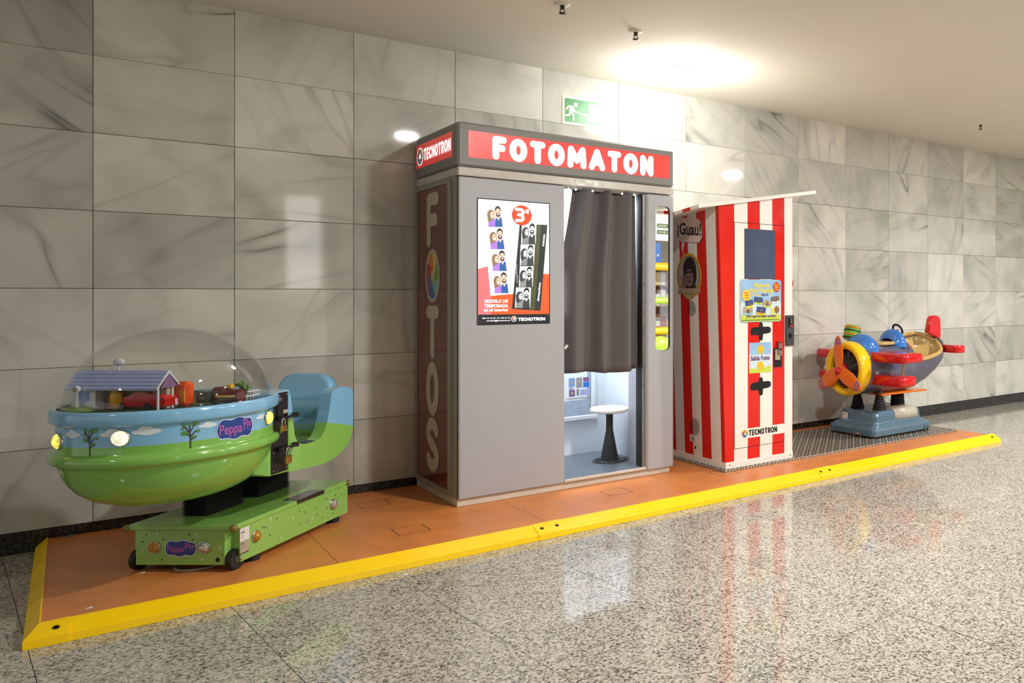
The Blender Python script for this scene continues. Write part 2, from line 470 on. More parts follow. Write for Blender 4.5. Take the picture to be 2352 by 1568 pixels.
class Print:
    """layers of flat print on the plane o + a*u + b*v"""
    def __init__(s, o, u, v, base=.001):
        s.o, s.u, s.v = Vector(o), Vector(u).normalized(), Vector(v).normalized(); s.n = s.u.cross(s.v).normalized()
        s.base = base; s.mb = MB(); s.k = 0
    def pt(s, a, b, l): return s.o + s.u * a + s.v * b + s.n * (s.base + l * .0006 + s.k * 8e-6)
    def poly(s, pts, mat, l=0):
        s.k = (s.k + 1) % 60
        s.mb.add([s.pt(a, b, l) for a, b in pts], [list(range(len(pts)))], mat)
    def rect(s, a0, b0, a1, b1, mat, l=0): s.poly([(a0,b0),(a1,b0),(a1,b1),(a0,b1)], mat, l)
    def disc(s, a, b, ra, mat, l=0, rb=None, n=28): s.poly(oval(ra, rb or ra, n, a, b), mat, l)
    def raw(s, vs, fs, mat, l=0): s.mb.add([s.pt(a, b, l) for a, b in vs], fs, mat)
    def text(s, body, a0, b0, a1, b1, mat, l=0, bold=.02, rot=0.):
        """fit the text into the box (a0,b0)-(a1,b1); rot in degrees turns it about the box centre"""
        vs, fs = text_mesh(body, bold)
        xs = [p[0] for p in vs]; ys = [p[1] for p in vs]
        x0, x1, y0, y1 = min(xs), max(xs), min(ys), max(ys)
        ca, cb = (a0+a1)/2, (b0+b1)/2; W_, H_ = a1-a0, b1-b0
        c, sn = math.cos(math.radians(rot)), math.sin(math.radians(rot)); out = []
        for x, y in vs:
            p = ((x-x0)/(x1-x0)-.5)*W_; q = ((y-y0)/(y1-y0)-.5)*H_
            out.append((ca + p*c - q*sn, cb + p*sn + q*c))
        s.raw(out, fs, mat, l)
    def stroke(s, path, t, mat, l=0):
        for i, (p, q) in enumerate(zip(path[:-1], path[1:])):
            d = Vector((q[0]-p[0], q[1]-p[1]))
            if d.length < 1e-9: continue
            nrm = Vector((-d.y, d.x)).normalized() * t / 2
            s.poly([(p[0]+nrm.x, p[1]+nrm.y),(p[0]-nrm.x, p[1]-nrm.y),(q[0]-nrm.x, q[1]-nrm.y),(q[0]+nrm.x, q[1]+nrm.y)], mat, l)
        for p in path: s.disc(p[0], p[1], t/2, mat, l, n=12)
    def glyph(s, ch, a, b, wd, h, t, mat, l=0):
        for st in GLY[ch][1]:
            s.stroke([(a + t/2 + p[0]*(wd-t), b + t/2 + p[1]*(h-t)) for p in st], t, mat, l)
    def word(s, body, a0, b0, a1, b1, t, gap, mat, l=0):
        W_ = sum(GLY[c][0] for c in body); av = (a1-a0) - gap*(len(body)-1); a = a0
        for c in body:
            wd = GLY[c][0] / W_ * av; s.glyph(c, a, b0, wd, b1-b0, t, mat, l); a += wd + gap
    def wheel(s, a, b, r, l=0, hole=.35, rb=None):
        rb = rb or r
        cols = ['ring_yellow','ring_green','ring_teal','ring_blue','ring_violet','ring_red','ring_orange']
        n = len(cols)
        for i in range(n):
            t0 = PI/2 - 2*PI*i/n; t1 = t0 - 2*PI/n
            t1 = t0 - 2*PI/n*.93; o_ = [(a + r*math.cos(t0+(t1-t0)*k/5), b + rb*math.sin(t0+(t1-t0)*k/5)) for k in range(6)]
            t2 = t0 - 2*PI/n*1.7; t3 = t1 - 2*PI/n*1.7
            o_ += [(a + r*hole*math.cos(t3), b + rb*hole*math.sin(t3)), (a + r*hole*math.cos(t2), b + rb*hole*math.sin(t2))]
            s.poly(o_, cols[i], l)
    def build(s, name, parent): return s.mb.build(name, parent)
for nme, c in dict(ring_yellow=(226,196,80), ring_green=(112,166,76), ring_teal=(130,172,170), ring_blue=(64,100,170), ring_violet=(140,80,130), ring_red=(180,60,58), ring_orange=(214,130,64)).items(): P(nme, *c, rough=.3)
# ================================================================== the hall
CEIL = 2.877
def instance(name, me, parent, loc, rot=(0,0,0)):
    o = bpy.data.objects.new(name, me); COL.objects.link(o); o.parent = parent; o.location = loc; o.rotation_euler = rot; return o
# back wall : grout slab with marble tiles, each its own object
mb = MB(); mb.box((-3.2, .012, 0), (13., .25, CEIL + .1), 'grout')
wall = tag(mb.build('wall_back'), 'back wall faced with grey veined marble tiles', kind='structure')
def tile_mesh(name, wx, wy, wz, mat, bev):
    b = MB(); b.box((-wx/2, -wy/2, -wz/2), (wx/2, wy/2, wz/2), mat, bev=bev); o = b.build(name); me = o.data; bpy.data.objects.remove(o); return me
t_full = tile_mesh('tile', .5975, .014, .3975, 'grey_white_marble', .0012)
t_top = tile_mesh('tile', .5975, .014, CEIL - 2.505 - .001, 'grey_white_marble', .0012)
for k in range(-3, 17):
    for j in range(7):
        if j < 6: z = .1055 + .4 * j + .2; me = t_full
        else: z = (2.5055 + CEIL) / 2; me = t_top
        dy = random.uniform(-.0006, .0006)
        instance('tile', me, wall, (.6 * k + .3, .007 + dy, z), (random.uniform(-.0007, .0007), 0, random.uniform(-.0007, .0007)))
# skirting
mb = MB(); mb.box((-3.2, .006, 0), (13., .02, .1045), 'black_granite')
sk = tag(mb.build('baseboard_back'), 'black granite skirting along the marble wall', kind='structure')
sk_me = tile_mesh('tile', 1.1975, .012, .1035, 'black_granite', .001)
for k in range(-2, 11): instance('tile', sk_me, sk, (1.2 * k + .21 + .6, .002, .0525))
# floor : rotated 5 degrees to the wall
TH = math.radians(5.)
floor_root = MB()
U = Vector((math.cos(TH), math.sin(TH), 0)); V = Vector((-math.sin(TH), math.cos(TH), 0))
U0, V0 = .867, -1.79
def fl(i, j, z=0.): return U * (U0 + .6 * i) + V * (V0 + .6 * j) + Vector((0, 0, z))
I0, I1, J0, J1 = -5, 15, -6, 5
def ring(mb, z, mat, a0, a1, b0, b1):
    o = 40
    A = [fl(a0, b0, z), fl(a1, b0, z), fl(a1, b1, z), fl(a0, b1, z)]
    B = [fl(-o, -o, z), fl(o+10, -o, z), fl(o+10, 12, z), fl(-o, 12, z)]
    for i in range(4):
        k = (i + 1) % 4
        mb.add([B[i], B[k], A[k], A[i]], [(0, 1, 2, 3)], mat)
mb = MB()
ring(mb, 0., 'floor_granite', I0, I1, J0, J1)
p = [fl(I0, J0, -.003), fl(I1, J0, -.003), fl(I1, J1, -.003), fl(I0, J1, -.003)]
mb.add(p, [(0, 1, 2, 3)], 'floor_grout')
q = [fl(-40, -40, -.1), fl(50, -40, -.1), fl(50, 12, -.1), fl(-40, 12, -.1)]
mb.add(q, [(3, 2, 1, 0)], 'floor_grout')
flo = tag(mb.build('floor'), 'polished speckled grey granite floor', kind='structure')
f_me = tile_mesh('tile', .5976, .5976, .02, 'floor_granite', 0.)
for i in range(I0, I1):
    for j in range(J0, J1):
        c = fl(i + .5, j + .5)
        if c.y > .45: continue
        if .35 < c.x < 5.2 and c.y > -1.05: continue       # wholly under the platform
        dz = random.uniform(-.0003, .0003)
        instance('tile', f_me, flo, (c.x, c.y, -.01 + dz), (0, 0, TH + random.choice((0, PI/2, PI, -PI/2))))
# ceiling
mb = MB(); mb.box((-9, -12, CEIL), (18, .25, CEIL + .12), 'ceiling_plaster')
tag(mb.build('ceiling'), 'flat off-white plaster ceiling', kind='structure')
# far side of the hall, seen in the polished wall and in the booth's mirror
mb = MB()
mb.box((-9, -11.6, 0), (18, -11.4, CEIL), 'far_wall')
tag(mb.build('wall_front'), 'plain wall across the hall behind the camera', kind='structure')

# ceiling downlights
def downlight(x, y, label, watt, near=False):
    t = thing('ceiling_lamp', label, 'lamp', (x, y, CEIL), group='round ceiling downlights', local=True)
    b = MB(); b.lathe([(.098, 0), (.100, -.008), (.094, -.012), (.084, -.012), (.082, -.004)], 'white_trim', n=36); b.build('trim_ring', t)
    b = MB(); b.lathe([(.084, -.004), (.083, -.016), (.06, -.022), (.0, -.024)], 'lamp_glow', n=36); b.build('diffuser', t)
    l = bpy.data.lights.new('lamp_light', 'POINT' if near else 'AREA'); l.energy = watt; l.color = LAMP_COL
    if near: l.shadow_soft_size = .10
    else: l.shape = 'DISK'; l.size = .17
    lo = bpy.data.objects.new('lamp_light', l); COL.objects.link(lo); lo.parent = t; lo.location = (0, 0, -.17 if near else -.026)
    return t
downlight(3.14, -.66, 'round white downlight glowing in the ceiling above the photo booth', 26., True)
for i, (x, y) in enumerate(((-2.4, -3.2), (2.4, -3.2), (6.42, -3.2), (5.3, -6.6), (9.6, -6.6))):  # farther row is unseen fill, added where booth and kiosk cover its reflections
    downlight(x, y, 'round ceiling downlight out in the hall, %s from the left in the %s row' % (('first', 'second', 'third')[i % 3], ('nearer', 'farther, added fill')[i // 3]), (12., 66., 120., 120., 190.)[i])
# sprinklers
def sprinkler(x, y, label):
    t = thing('fire_sprinkler', label, 'sprinkler', (x, y, CEIL), group='fire sprinklers in the ceiling', local=True)
    b = MB(); b.lathe([(.040, 0), (.041, -.004), (.034, -.008), (.014, -.009)], 'white_trim', n=24); b.build('escutcheon', t)
    b = MB(); b.cyl((0,0,-.006), (0,0,-.03), .013, 'dark_brass', .010)
    for s_ in (-1, 1): b.tube([(s_*.011,0,-.028), (s_*.013,0,-.04), (s_*.006,0,-.05)], .0028, 'dark_brass', n=6)
    b.build('body', t)
    b = MB(); b.lathe([(0, -.048), (.019, -.05), (.019, -.053), (0, -.055)], 'dark_brass', n=14); b.build('deflector', t)
sprinkler(2.468, -1.177, 'chrome fire sprinkler in a white ring above the booth sign')
sprinkler(6.27, -.92, 'small dark fire sprinkler near the right edge of the ceiling')
sprinkler(1.93, -1.32, 'small fire sprinkler at the very top of the picture')

# emergency exit sign on the wall
t = thing('exit_sign', 'green emergency exit sign with a running man, on the marble wall', 'sign', (2.69, 0, 2.508))
b = MB(); b.box((2.545, -.004, 2.506), (2.839, .002, 2.712), 'sign_cream'); b.build('sign_plate', t)
pr_ = Print((2.545, -.004, 2.506), (1, 0, 0), (0, 0, 1))
pr_.rect(.018, .018, .276, .188, 'sign_green')
pr_.rect(.205, .036, .275, .172, 'sign_cream', 1)
pr_.disc(.102, .148, .016, 'sign_cream', 1)
pr_.poly([(.062,.138),(.085,.134),(.094,.112),(.09,.098),(.066,.084),(.05,.098),(.056,.122)], 'sign_cream', 1)
for path, th in (([(.066,.134),(.046,.13),(.030,.108)], .012), ([(.088,.118),(.094,.098),(.116,.094)], .012), ([(.06,.094),(.054,.068),(.026,.062)], .013), ([(.072,.09),(.086,.068),(.086,.036)], .013)): pr_.stroke(path, th, 'sign_cream', 1)
pr_.poly([(.128,.082),(.176,.082),(.176,.074),(.198,.088),(.176,.102),(.176,.094),(.128,.094)], 'sign_cream', 1)
pr_.build('pictogram', t)

# ================================================================== platform with yellow edging
ZP = .058
def kf(x): return -1.545 + .0185 * (x + .09)        # outer foot of the front kerb
t = thing('platform', 'low platform of orange vinyl boards with yellow edging', 'platform', (2.8, -.75, 0))
xs = [-.172, .815, 1.805, 2.80, 3.752, 4.77, 5.84]
for a_, b_ in zip(xs[:-1], xs[1:]):
    b = MB(); g = .0012
    lo_a, lo_b = kf(a_) + .088, kf(b_) + .088
    xb = b_ - (.06 if b_ > 5.8 else 0)
    pts = [(a_ + g, lo_a), (b_ - g, lo_b), (xb - g, -.012), (a_ + g, -.012)]
    b.prism(pts, (0, 0, ZP), (1, 0, 0), (0, 1, 0), (0, 0, 1), ZP - .002, 'vinyl_orange'); b.build('board', t)
b = MB()
b.prism([(-.17, kf(0)+.09), (5.83, kf(5.83)+.09), (5.78, -.014), (-.17, -.014)], (0, 0, ZP - .004), (1, 0, 0), (0, 1, 0), (0, 0, 1), ZP - .008, 'black_rubber'); b.build('under_frame', t)
# cut-out hatches : thin dark joints round 15 cm squares
for (hx, hy) in ((1.145, -1.143), (1.145, -.43), (2.335, -1.12), (3.146, -1.115)):
    b = MB()
    for (x0, y0, x1, y1) in ((hx, hy, hx+.0035, hy+.15), (hx+.15, hy, hx+.1535, hy+.15), (hx, hy, hx+.15, hy+.0015), (hx, hy+.149, hx+.15, hy+.1505)):
        b.box((x0, y0, ZP - .002), (x1, y1, ZP + .0006), 'black_rubber')
    b.build('hatch_joint', t)
def kerb_piece(name, x0, x1, lift=0., cham=0., endcap=0.):
    b = MB(); rings = []
    for x, sh in ((x0, 0.), (x1, endcap)):
        y = kf(x)
        xo = x - (cham if x == x0 else 0)
        rings.append([(xo, y - lift, 0.), (xo, y + .006 - lift, .030 + lift), (x, y + .086, ZP + .006 + lift), (x, y + .094, ZP + .006 + lift), (x, y + .094, .0)])
    b.loft(rings, 'kerb_yellow', smooth=False); o = b.build(name, t, bev=.002); return o
def screw(x, f_=.045):
    y = kf(x) + f_; z = .030 + (f_ - .006) / .08 * (ZP + .006 - .030)
    b = MB(); nrm = Vector((0, -.034, .08)).normalized(); c = Vector((x, y, z + .001))
    b.cyl(c - nrm * .004, c + nrm * .0025, .0105, 'black_rubber', n=16); b.cyl(c + nrm * .0025, c + nrm * .004, .006, 'dark_brass', n=12); b.build('screw', t)
kerb_piece('edge_strip', -.09, 1.713); kerb_piece('edge_strip', 1.863, 3.732); kerb_piece('edge_strip', 3.884, 5.87)
kerb_piece('edge_connector', 1.713, 1.863, .0025); kerb_piece('edge_connector', 3.732, 3.884, .0025)
for x in (1.748, 1.832, 3.765, 3.85, 5.80): screw(x)
# corner piece and left edge
b = MB()
y0 = kf(-.09)
rings = [[(-.214, y0, 0), (-.214, y0 + .006, .030), (-.172, y0 + .086, ZP + .006), (-.172, y0 + .094, ZP + .006), (-.172, y0 + .094, 0)],
         [(-.0895, y0 - .0025, 0), (-.0895, y0 + .0035, .0325), (-.0895, y0 + .086, ZP + .0085), (-.0895, y0 + .094, ZP + .0085), (-.0895, y0 + .094, 0)]]
b.loft(rings, 'kerb_yellow', smooth=False); b.build('edge_corner', t, bev=.0015)
screw(-.125)
b = MB()
rings = [[(-.214, y0 + .004, 0), (-.214, y0 + .008, .030), (-.172, y0 + .088, ZP + .006), (-.168, y0 + .09, ZP + .006), (-.168, y0 + .09, 0)],
         [(-.214, -.06, 0), (-.214, -.06, .030), (-.172, -.012, ZP + .006), (-.168, -.012, ZP + .006), (-.168, -.012, 0)]]
b.loft(rings, 'kerb_yellow', smooth=False); b.build('edge_side', t, bev=.0015)

# ================================================================== checker plate
ZT = .072
t = thing('checker_plate', 'diamond-pattern metal tread plate lying on the orange platform', 'metal plate', (4.5, -.58, ZP))
for x0, x1 in ((3.233, 4.83), (4.832, 5.76)):
    b = MB(); b.box((x0, -1.046, ZP), (x1, -.16, ZT - .002), 'diamond_plate', bev=.001); b.build('sheet', t)
b = MB(); random.seed(3)
for i in range(66):
    for j in range(23):
        x = 3.250 + i * .0385; y = -1.028 + j * .0385
        if 3.27 < x < 3.84 and y > -1.0: continue
        if 4.90 < x < 5.55 and -.86 < y < -.36: continue
        if x > 5.75: continue
        a_ = PI/4 if (i + j) % 2 else -PI/4
        cs, sn = math.cos(a_), math.sin(a_); L_, w_ = .0150, .0062
        d = [(x + cs*L_, y + sn*L_), (x - sn*w_, y + cs*w_), (x - cs*L_, y - sn*L_), (x + sn*w_, y - cs*w_)]
        b.add([(p[0], p[1], ZT - .002) for p in d] + [(x, y, ZT + .0008)], [(0,1,4),(1,2,4),(2,3,4),(3,0,4)], 'diamond_tread')
tag(b.build('tread_pattern', t), kind='stuff')
b = MB()
n = 120
for x0, x1 in ((3.228, 4.826), (4.836, 5.76)):
    m_ = int((x1-x0) / .026)
    for i in range(m_):
        a_ = x0 + (x1-x0)*i/m_; c_ = a_ + (x1-x0)/m_*.82
        b.box((a_, -1.054, ZP - .001), (c_, -1.045, ZT + .0015), 'plate_edge', bev=.002)
m_ = 30
for i in range(m_):
    a_ = -1.05 + .86*i/m_; b.box((3.222, a_, ZP - .001), (3.233, a_ + .86/m_*.82, ZT + .0015), 'plate_edge', bev=.002)
tag(b.build('rolled_edge', t), kind='stuff')
# ================================================================== photo booth
t = thing('photo_booth', 'grey coin photo booth with red lit header sign and curtain doorway', 'photo booth', (2.27, -.39, ZP))
BX0, BX1, BYF, BYB, BZT = 1.550, 2.988, -.785, -.022, 2.264
b = MB(); b.box((1.553, -.768, ZP), (2.966, -.03, .104), 'sill_beige', bev=.003); b.build('plinth', t)
# header
b = MB(); b.box((BX0, BYF, 2.0095), (BX1, BYB, BZT), 'booth_header_grey', bev=.012); hd = b.build('header', t)
p_ = Print((0, BYF, 0), (1, 0, 0), (0, 0, 1)); p_.rect(1.610, 2.063, 2.950, 2.218, 'sign_red'); sub(p_.build('sign_panel', t), hd)
# FOTOMATON, letter by letter
word = 'FOTOMATON'; gap = .016; W_ = sum(GLY[c][0] for c in word); av = (2.826 - 1.747) - gap * 8; a_ = 1.747
for c in word:
    wd = GLY[c][0] / W_ * av
    p_ = Print((0, BYF, 0), (1, 0, 0), (0, 0, 1), .0018); p_.glyph(c, a_, 2.066, wd, .138, .0405, 'sign_white'); sub(p_.build('letter', t), hd); a_ += wd + gap
p_ = Print((BX0, 0, 0), (0, -1, 0), (0, 0, 1)); p_.rect(.040, 2.070, .700, 2.216, 'sign_red')
p_.disc(.112, 2.141, .062, 'sign_white', 1, rb=.056); p_.wheel(.112, 2.141, .054, 2, rb=.049)
p_.word('TECNOTRON', .185, 2.106, .680, 2.182, .0185, .004, 'sign_white', 2)
sub(tag(p_.build('side_sign', t), 'red side sign with colour wheel and white lettering'), hd)
# band under the header
b = MB(); b.box((1.552, -.789, 1.955), (2.984, -.03, 2.005), 'booth_band', bev=.004); b.build('lintel_band', t)
# left side : frame, recessed glazed panel, letters
b = MB()
b.box((1.552, -.768, .104), (1.600, -.03, 1.953), 'booth_side_grey'); b.build('side_wall', t)
fo = rrect(.665, 1.836, .03, 5, .358, 1.023); fi = rrect(.578, 1.790, .018, 5, .349, 1.027)
b = MB(); o_ = Vector((1.552, 0, 0)); uu = Vector((0, -1, 0)); vv = Vector((0, 0, 1)); nn_ = Vector((-1, 0, 0))
n = len(fo)
A = [o_ + uu*p[0] + vv*p[1] for p in fo]; B = [q + nn_*.010 for q in A]
Ci = [o_ + uu*p[0] + vv*p[1] + nn_*.010 for p in fi]; D = [q - nn_*.008 for q in Ci]
b.loft([A, B, Ci, D], 'booth_side_grey', caps=False, smooth=False); fr_ = b.build('side_frame', t)
p_ = Print((1.552, 0, 0), (0, -1, 0), (0, 0, 1), .002); p_.poly(fi, 'panel_maroon'); pn = p_.build('side_panel', t)
xs_ = .350
for c, z0, z1 in (('F', 1.562, 1.893), ('T', .882, 1.206), ('O', .535, .868), ('S', .196, .527)):
    p_ = Print((1.552, 0, 0), (0, -1, 0), (0, 0, 1), .0035); wd = .235 if c != 'F' else .225
    p_.glyph(c, xs_ - wd/2 + (.0 if c != 'F' else .005), z0, wd, z1 - z0, .078, 'panel_letter'); sub(p_.build('letter', t), pn)
p_ = Print((1.552, 0, 0), (0, -1, 0), (0, 0, 1), .0035); p_.disc(xs_, 1.388, .135, 'panel_letter', rb=.164); p_.wheel(xs_, 1.388, .112, 1, rb=.140, hole=.28); sub(tag(p_.build('letter', t), 'letter O drawn as a wheel of coloured shutter blades'), pn)
# front : left panel
b = MB(); b.box((1.556, BYF, .101), (2.195, -.745, 1.950), 'booth_grey', bev=.006); fp = b.build('front_panel', t)
b = MB(); b.box((1.553, -.775, .104), (1.566, -.74, 1.953), 'booth_dark_gap'); b.build('corner_joint', t)
# right column with mirror slot
b = MB()
mx0, mx1, mz0, mz1 = 2.844, 2.956, .895, 1.872
outer = [(2.775, .101), (2.988, .101), (2.988, 1.946), (2.775, 1.946)]
slot = rrect(mx1 - mx0, mz1 - mz0, .03, 5, (mx0+mx1)/2, (mz0+mz1)/2)
# face with a hole : four quads round the slot's bounding box plus corner fans
yf = BYF
def fpt(x, z, y=yf): return (x, y, z)
b.add([fpt(2.79,.101), fpt(mx0,.101), fpt(mx0,1.946), fpt(2.79,1.946)], [(0,1,2,3)], 'booth_grey')
b.add([fpt(mx1,.101), fpt(2.976,.101), fpt(2.976,1.946), fpt(mx1,1.946)], [(0,1,2,3)], 'booth_grey')
b.add([fpt(mx0,.101), fpt(mx1,.101), fpt(mx1,mz0), fpt(mx0,mz0)], [(0,1,2,3)], 'booth_grey')
b.add([fpt(mx0,mz1), fpt(mx1,mz1), fpt(mx1,1.946), fpt(mx0,1.946)], [(0,1,2,3)], 'booth_grey')
for cxn, czn, k in ((mx1, mz1, 0), (mx0, mz1, 1), (mx0, mz0, 2), (mx1, mz0, 3)):
    arcp = [fpt(*q) for q in slot[k*6:(k+1)*6]]
    for i in range(5): b.add([fpt(cxn, czn), arcp[i], arcp[i+1]], [(0,1,2)], 'booth_grey')
fr3 = [fpt(*q) for q in slot]; bk3 = [fpt(q[0], q[1], yf + .012) for q in slot]
b.loft([fr3, bk3], 'booth_dark_gap', caps=False, smooth=False)
prof = [(2.976, yf), (2.985, yf + .004), (2.988, yf + .014), (2.988, -.03)]
b.loft([[(x, y, .101) for x, y in prof], [(x, y, 1.946) for x, y in prof]], 'booth_grey', closed=False, caps=False)
prof = [(2.771, -.55), (2.771, yf + .045), (2.772, yf + .022), (2.778, yf + .006), (2.79, yf)]
b.loft([[(x, y, .101) for x, y in prof], [(x, y, 1.946) for x, y in prof]], 'booth_grey', closed=False, caps=False)
b.add([(2.771, -.74, 1.946), (2.79, yf, 1.946), (2.988, yf, 1.946), (2.988, -.74, 1.946)], [(0,1,2,3)], 'booth_grey')
b.add([(2.771, -.74, .101), (2.79, yf, .101), (2.976, yf, .101), (2.988, -.77, .101), (2.988, -.74, .101)], [(4,3,2,1,0)], 'booth_grey')
cl = b.build('door_column', t)
b = MB(); b.add([fpt(q[0], q[1], yf + .011) for q in slot], [list(range(len(slot)))], 'mirror_glass'); b.box((mx0 - .02, yf + .013, mz0 - .02), (mx1 + .02, yf + .017, mz1 + .02), 'booth_dark_gap'); sub(tag(b.build('mirror', t), 'narrow upright mirror with rounded corners'), cl)
# steel jamb beside the curtain
b = MB(); b.cyl((2.761, -.764, .12), (2.761, -.764, 1.94), .009, 'steel', n=14); b.build('door_jamb', t)
b = MB(); b.box((2.750, -.757, .12), (2.772, -.690, 1.945), 'booth_dark_gap'); b.build('light_block_strip', t)  # dark strip added to stop the interior glow showing beside the jamb
# interior
IX0, IX1, IZ0, IZ1, IYB = 2.20, 2.858, .120, 1.946, -.052
b = MB(); b.box((IX0, -.785, .1035), (2.775, IYB, IZ0), 'booth_floor'); b.box((2.775, -.70, .1035), (2.9, IYB, IZ0), 'booth_floor'); b.build('inner_floor', t)
b = MB(); b.box((2.196, -.7855, .1045), (2.772, -.777, .1215), 'sill_beige', bev=.001); b.build('door_sill', t)
b = MB(); b.box((IX0 - .02, IYB, .104), (2.95, -.028, 1.953), 'interior_white'); b.build('inner_back_wall', t)
b = MB(); b.box((IX1, -.72, .12), (IX1 + .03, IYB, 1.953), 'interior_white')
b.box((IX1 - .001, -.55, .745), (IX1 + .001, IYB - .05, .749), 'interior_panel'); b.build('inner_side_wall', t)
b = MB(); b.box((2.185, -.745, .104), (IX0, IYB, 1.953), 'interior_white'); mp = b.build('machine_wall', t)
b = MB(); b.box((2.988 - .03, -.74, .104), (2.986, -.03, 1.953), 'booth_grey'); b.build('outer_side_wall', t)
b = MB(); b.box((1.56, -.74, 1.948), (2.98, -.03, 1.954), 'interior_white'); b.build('inner_ceiling', t)
b = MB(); b.box((2.30, -.60, 1.93), (2.76, -.15, 1.9475), 'interior_lamp', bev=.004); lp = tag(b.build('ceiling_light_panel', t), 'cool white light panel inside the booth')
b = MB(); b.box((2.2, -.70, 1.15), (2.206, -.56, 1.88), 'interior_lamp'); sub(tag(b.build('flash_panel', t), 'upright glowing flash panel behind the curtain edge'), mp)
l = bpy.data.lights.new('booth_light', 'AREA'); l.energy = 12.; l.color = (.82, .91, 1.); l.shape = 'RECTANGLE'; l.size = .45; l.size_y = .42
lo = bpy.data.objects.new('booth_light', l); COL.objects.link(lo); lo.parent = t; lo.location = (2.53 - 2.27, -.37 + .39, 1.925 - ZP)
# picture board on the inner back wall
b = MB(); b.box((2.21, IYB - .012, .40), (2.732, IYB, 1.2), 'interior_panel', bev=.003); bd = b.build('sample_board', t)
b = MB(); b.box((2.21, IYB - .026, .365), (2.79, IYB, .398), 'interior_white', bev=.005); b.box((2.738, IYB - .022, .398), (2.775, IYB, 1.22), 'interior_white', bev=.005); b.build('board_frame', t)
p_ = Print((0, IYB - .012, 0), (1, 0, 0), (0, 0, 1), .0008)
p_.poly(rrect(.52, .60, .03, 5, 2.447, .81), 'stool_white')
for (a0, b0, a1, b1, c) in ((2.565,.612,2.612,.672,'toy_window_blue'), (2.567,.59,2.60,.612,'interior_panel'), (2.622,.60,2.668,.672,'ink_grey'), (2.675,.64,2.722,.672,'toy_purple'), (2.675,.60,2.722,.637,'play_blue'), (2.567,.54,2.612,.588,'toy_purple'), (2.625,.545,2.642,.59,'foil_green'), (2.652,.545,2.722,.585,'toy_blue_roof')):
    p_.rect(a0, b0, a1, b1, c, 1)
for (a, c_, r) in ((2.588,.642,.012), (2.645,.645,.011), (2.59,.565,.012), (2.68,.568,.012)): p_.disc(a, c_, r, 'label_tan', 2)
p_.rect(2.55, .522, 2.73, .527, 'ink_grey', 1)
sub(p_.build('sample_photos', t), bd)
# display screen on the front panel
b = MB(); b.box((1.658, BYF - .0015, 1.096), (2.099, BYF + .004, 1.834), 'booth_dark_gap'); scn = b.build('screen_bezel', t)
plain('scr_white', srgb(246, 248, 253), rough=.25, emit=.75, var=0.)
def E_(name, r, g, b_, e=.62): plain(name, srgb(r, g, b_), rough=.25, emit=e, var=.04)
E_('scr_red', 246, 84, 44); E_('scr_pink', 236, 108, 112); E_('scr_dark', 34, 36, 40); E_('scr_night', 44, 48, 46); E_('scr_purple', 160, 116, 206)
E_('scr_blue', 52, 88, 150); E_('scr_skin', 226, 186, 164); E_('scr_hair', 66, 54, 52); E_('scr_blond', 132, 110, 86); E_('scr_g1', 60, 62, 64); E_('scr_g2', 128, 130, 132); E_('scr_g3', 196, 199, 202); E_('scr_badge', 236, 66, 34); E_('scr_beard', 96, 72, 62); E_('scr_wood', 74, 76, 54)
SX0, SX1, SZ0, SZ1 = 1.664, 2.093, 1.102, 1.828
p_ = Print((SX0, BYF - .0015, SZ0), (1, 0, 0), (0, 0, 1), .0008); SW, SH = SX1 - SX0, SZ1 - SZ0
def sp(x, y):                                   # position on the screen
    u_ = (x - 1097.9) / 163.; yt = 456 + 12*u_; yb = 744 - 3*u_
    return (u_ * SW, (1 - (y - yt) / (yb - yt)) * SH)
def spoly(pts, mat, l): p_.poly([sp(*q) for q in pts], mat, l)
p_.rect(0, 0, SW, SH, 'scr_white')
spoly([(1097.9,617),(1160,598),(1160,722),(1097.9,722)], 'scr_pink', 1)
spoly([(1127,676),(1245,629),(1260.9,629),(1260.9,721),(1127,722)], 'scr_red', 1)
spoly([(1107,470),(1180,466),(1194,673),(1125,679)], 'scr_white', 2)
spoly([(1097.9,722),(1260.9,721),(1260.9,741),(1097.9,744)], 'scr_dark', 2)
spoly([(1191,513),(1256.5,516),(1239.7,714),(1173,709)], 'scr_night', 3)
spoly([(1230,516),(1242,516),(1226,712),(1214,712)], 'scr_wood', 4)
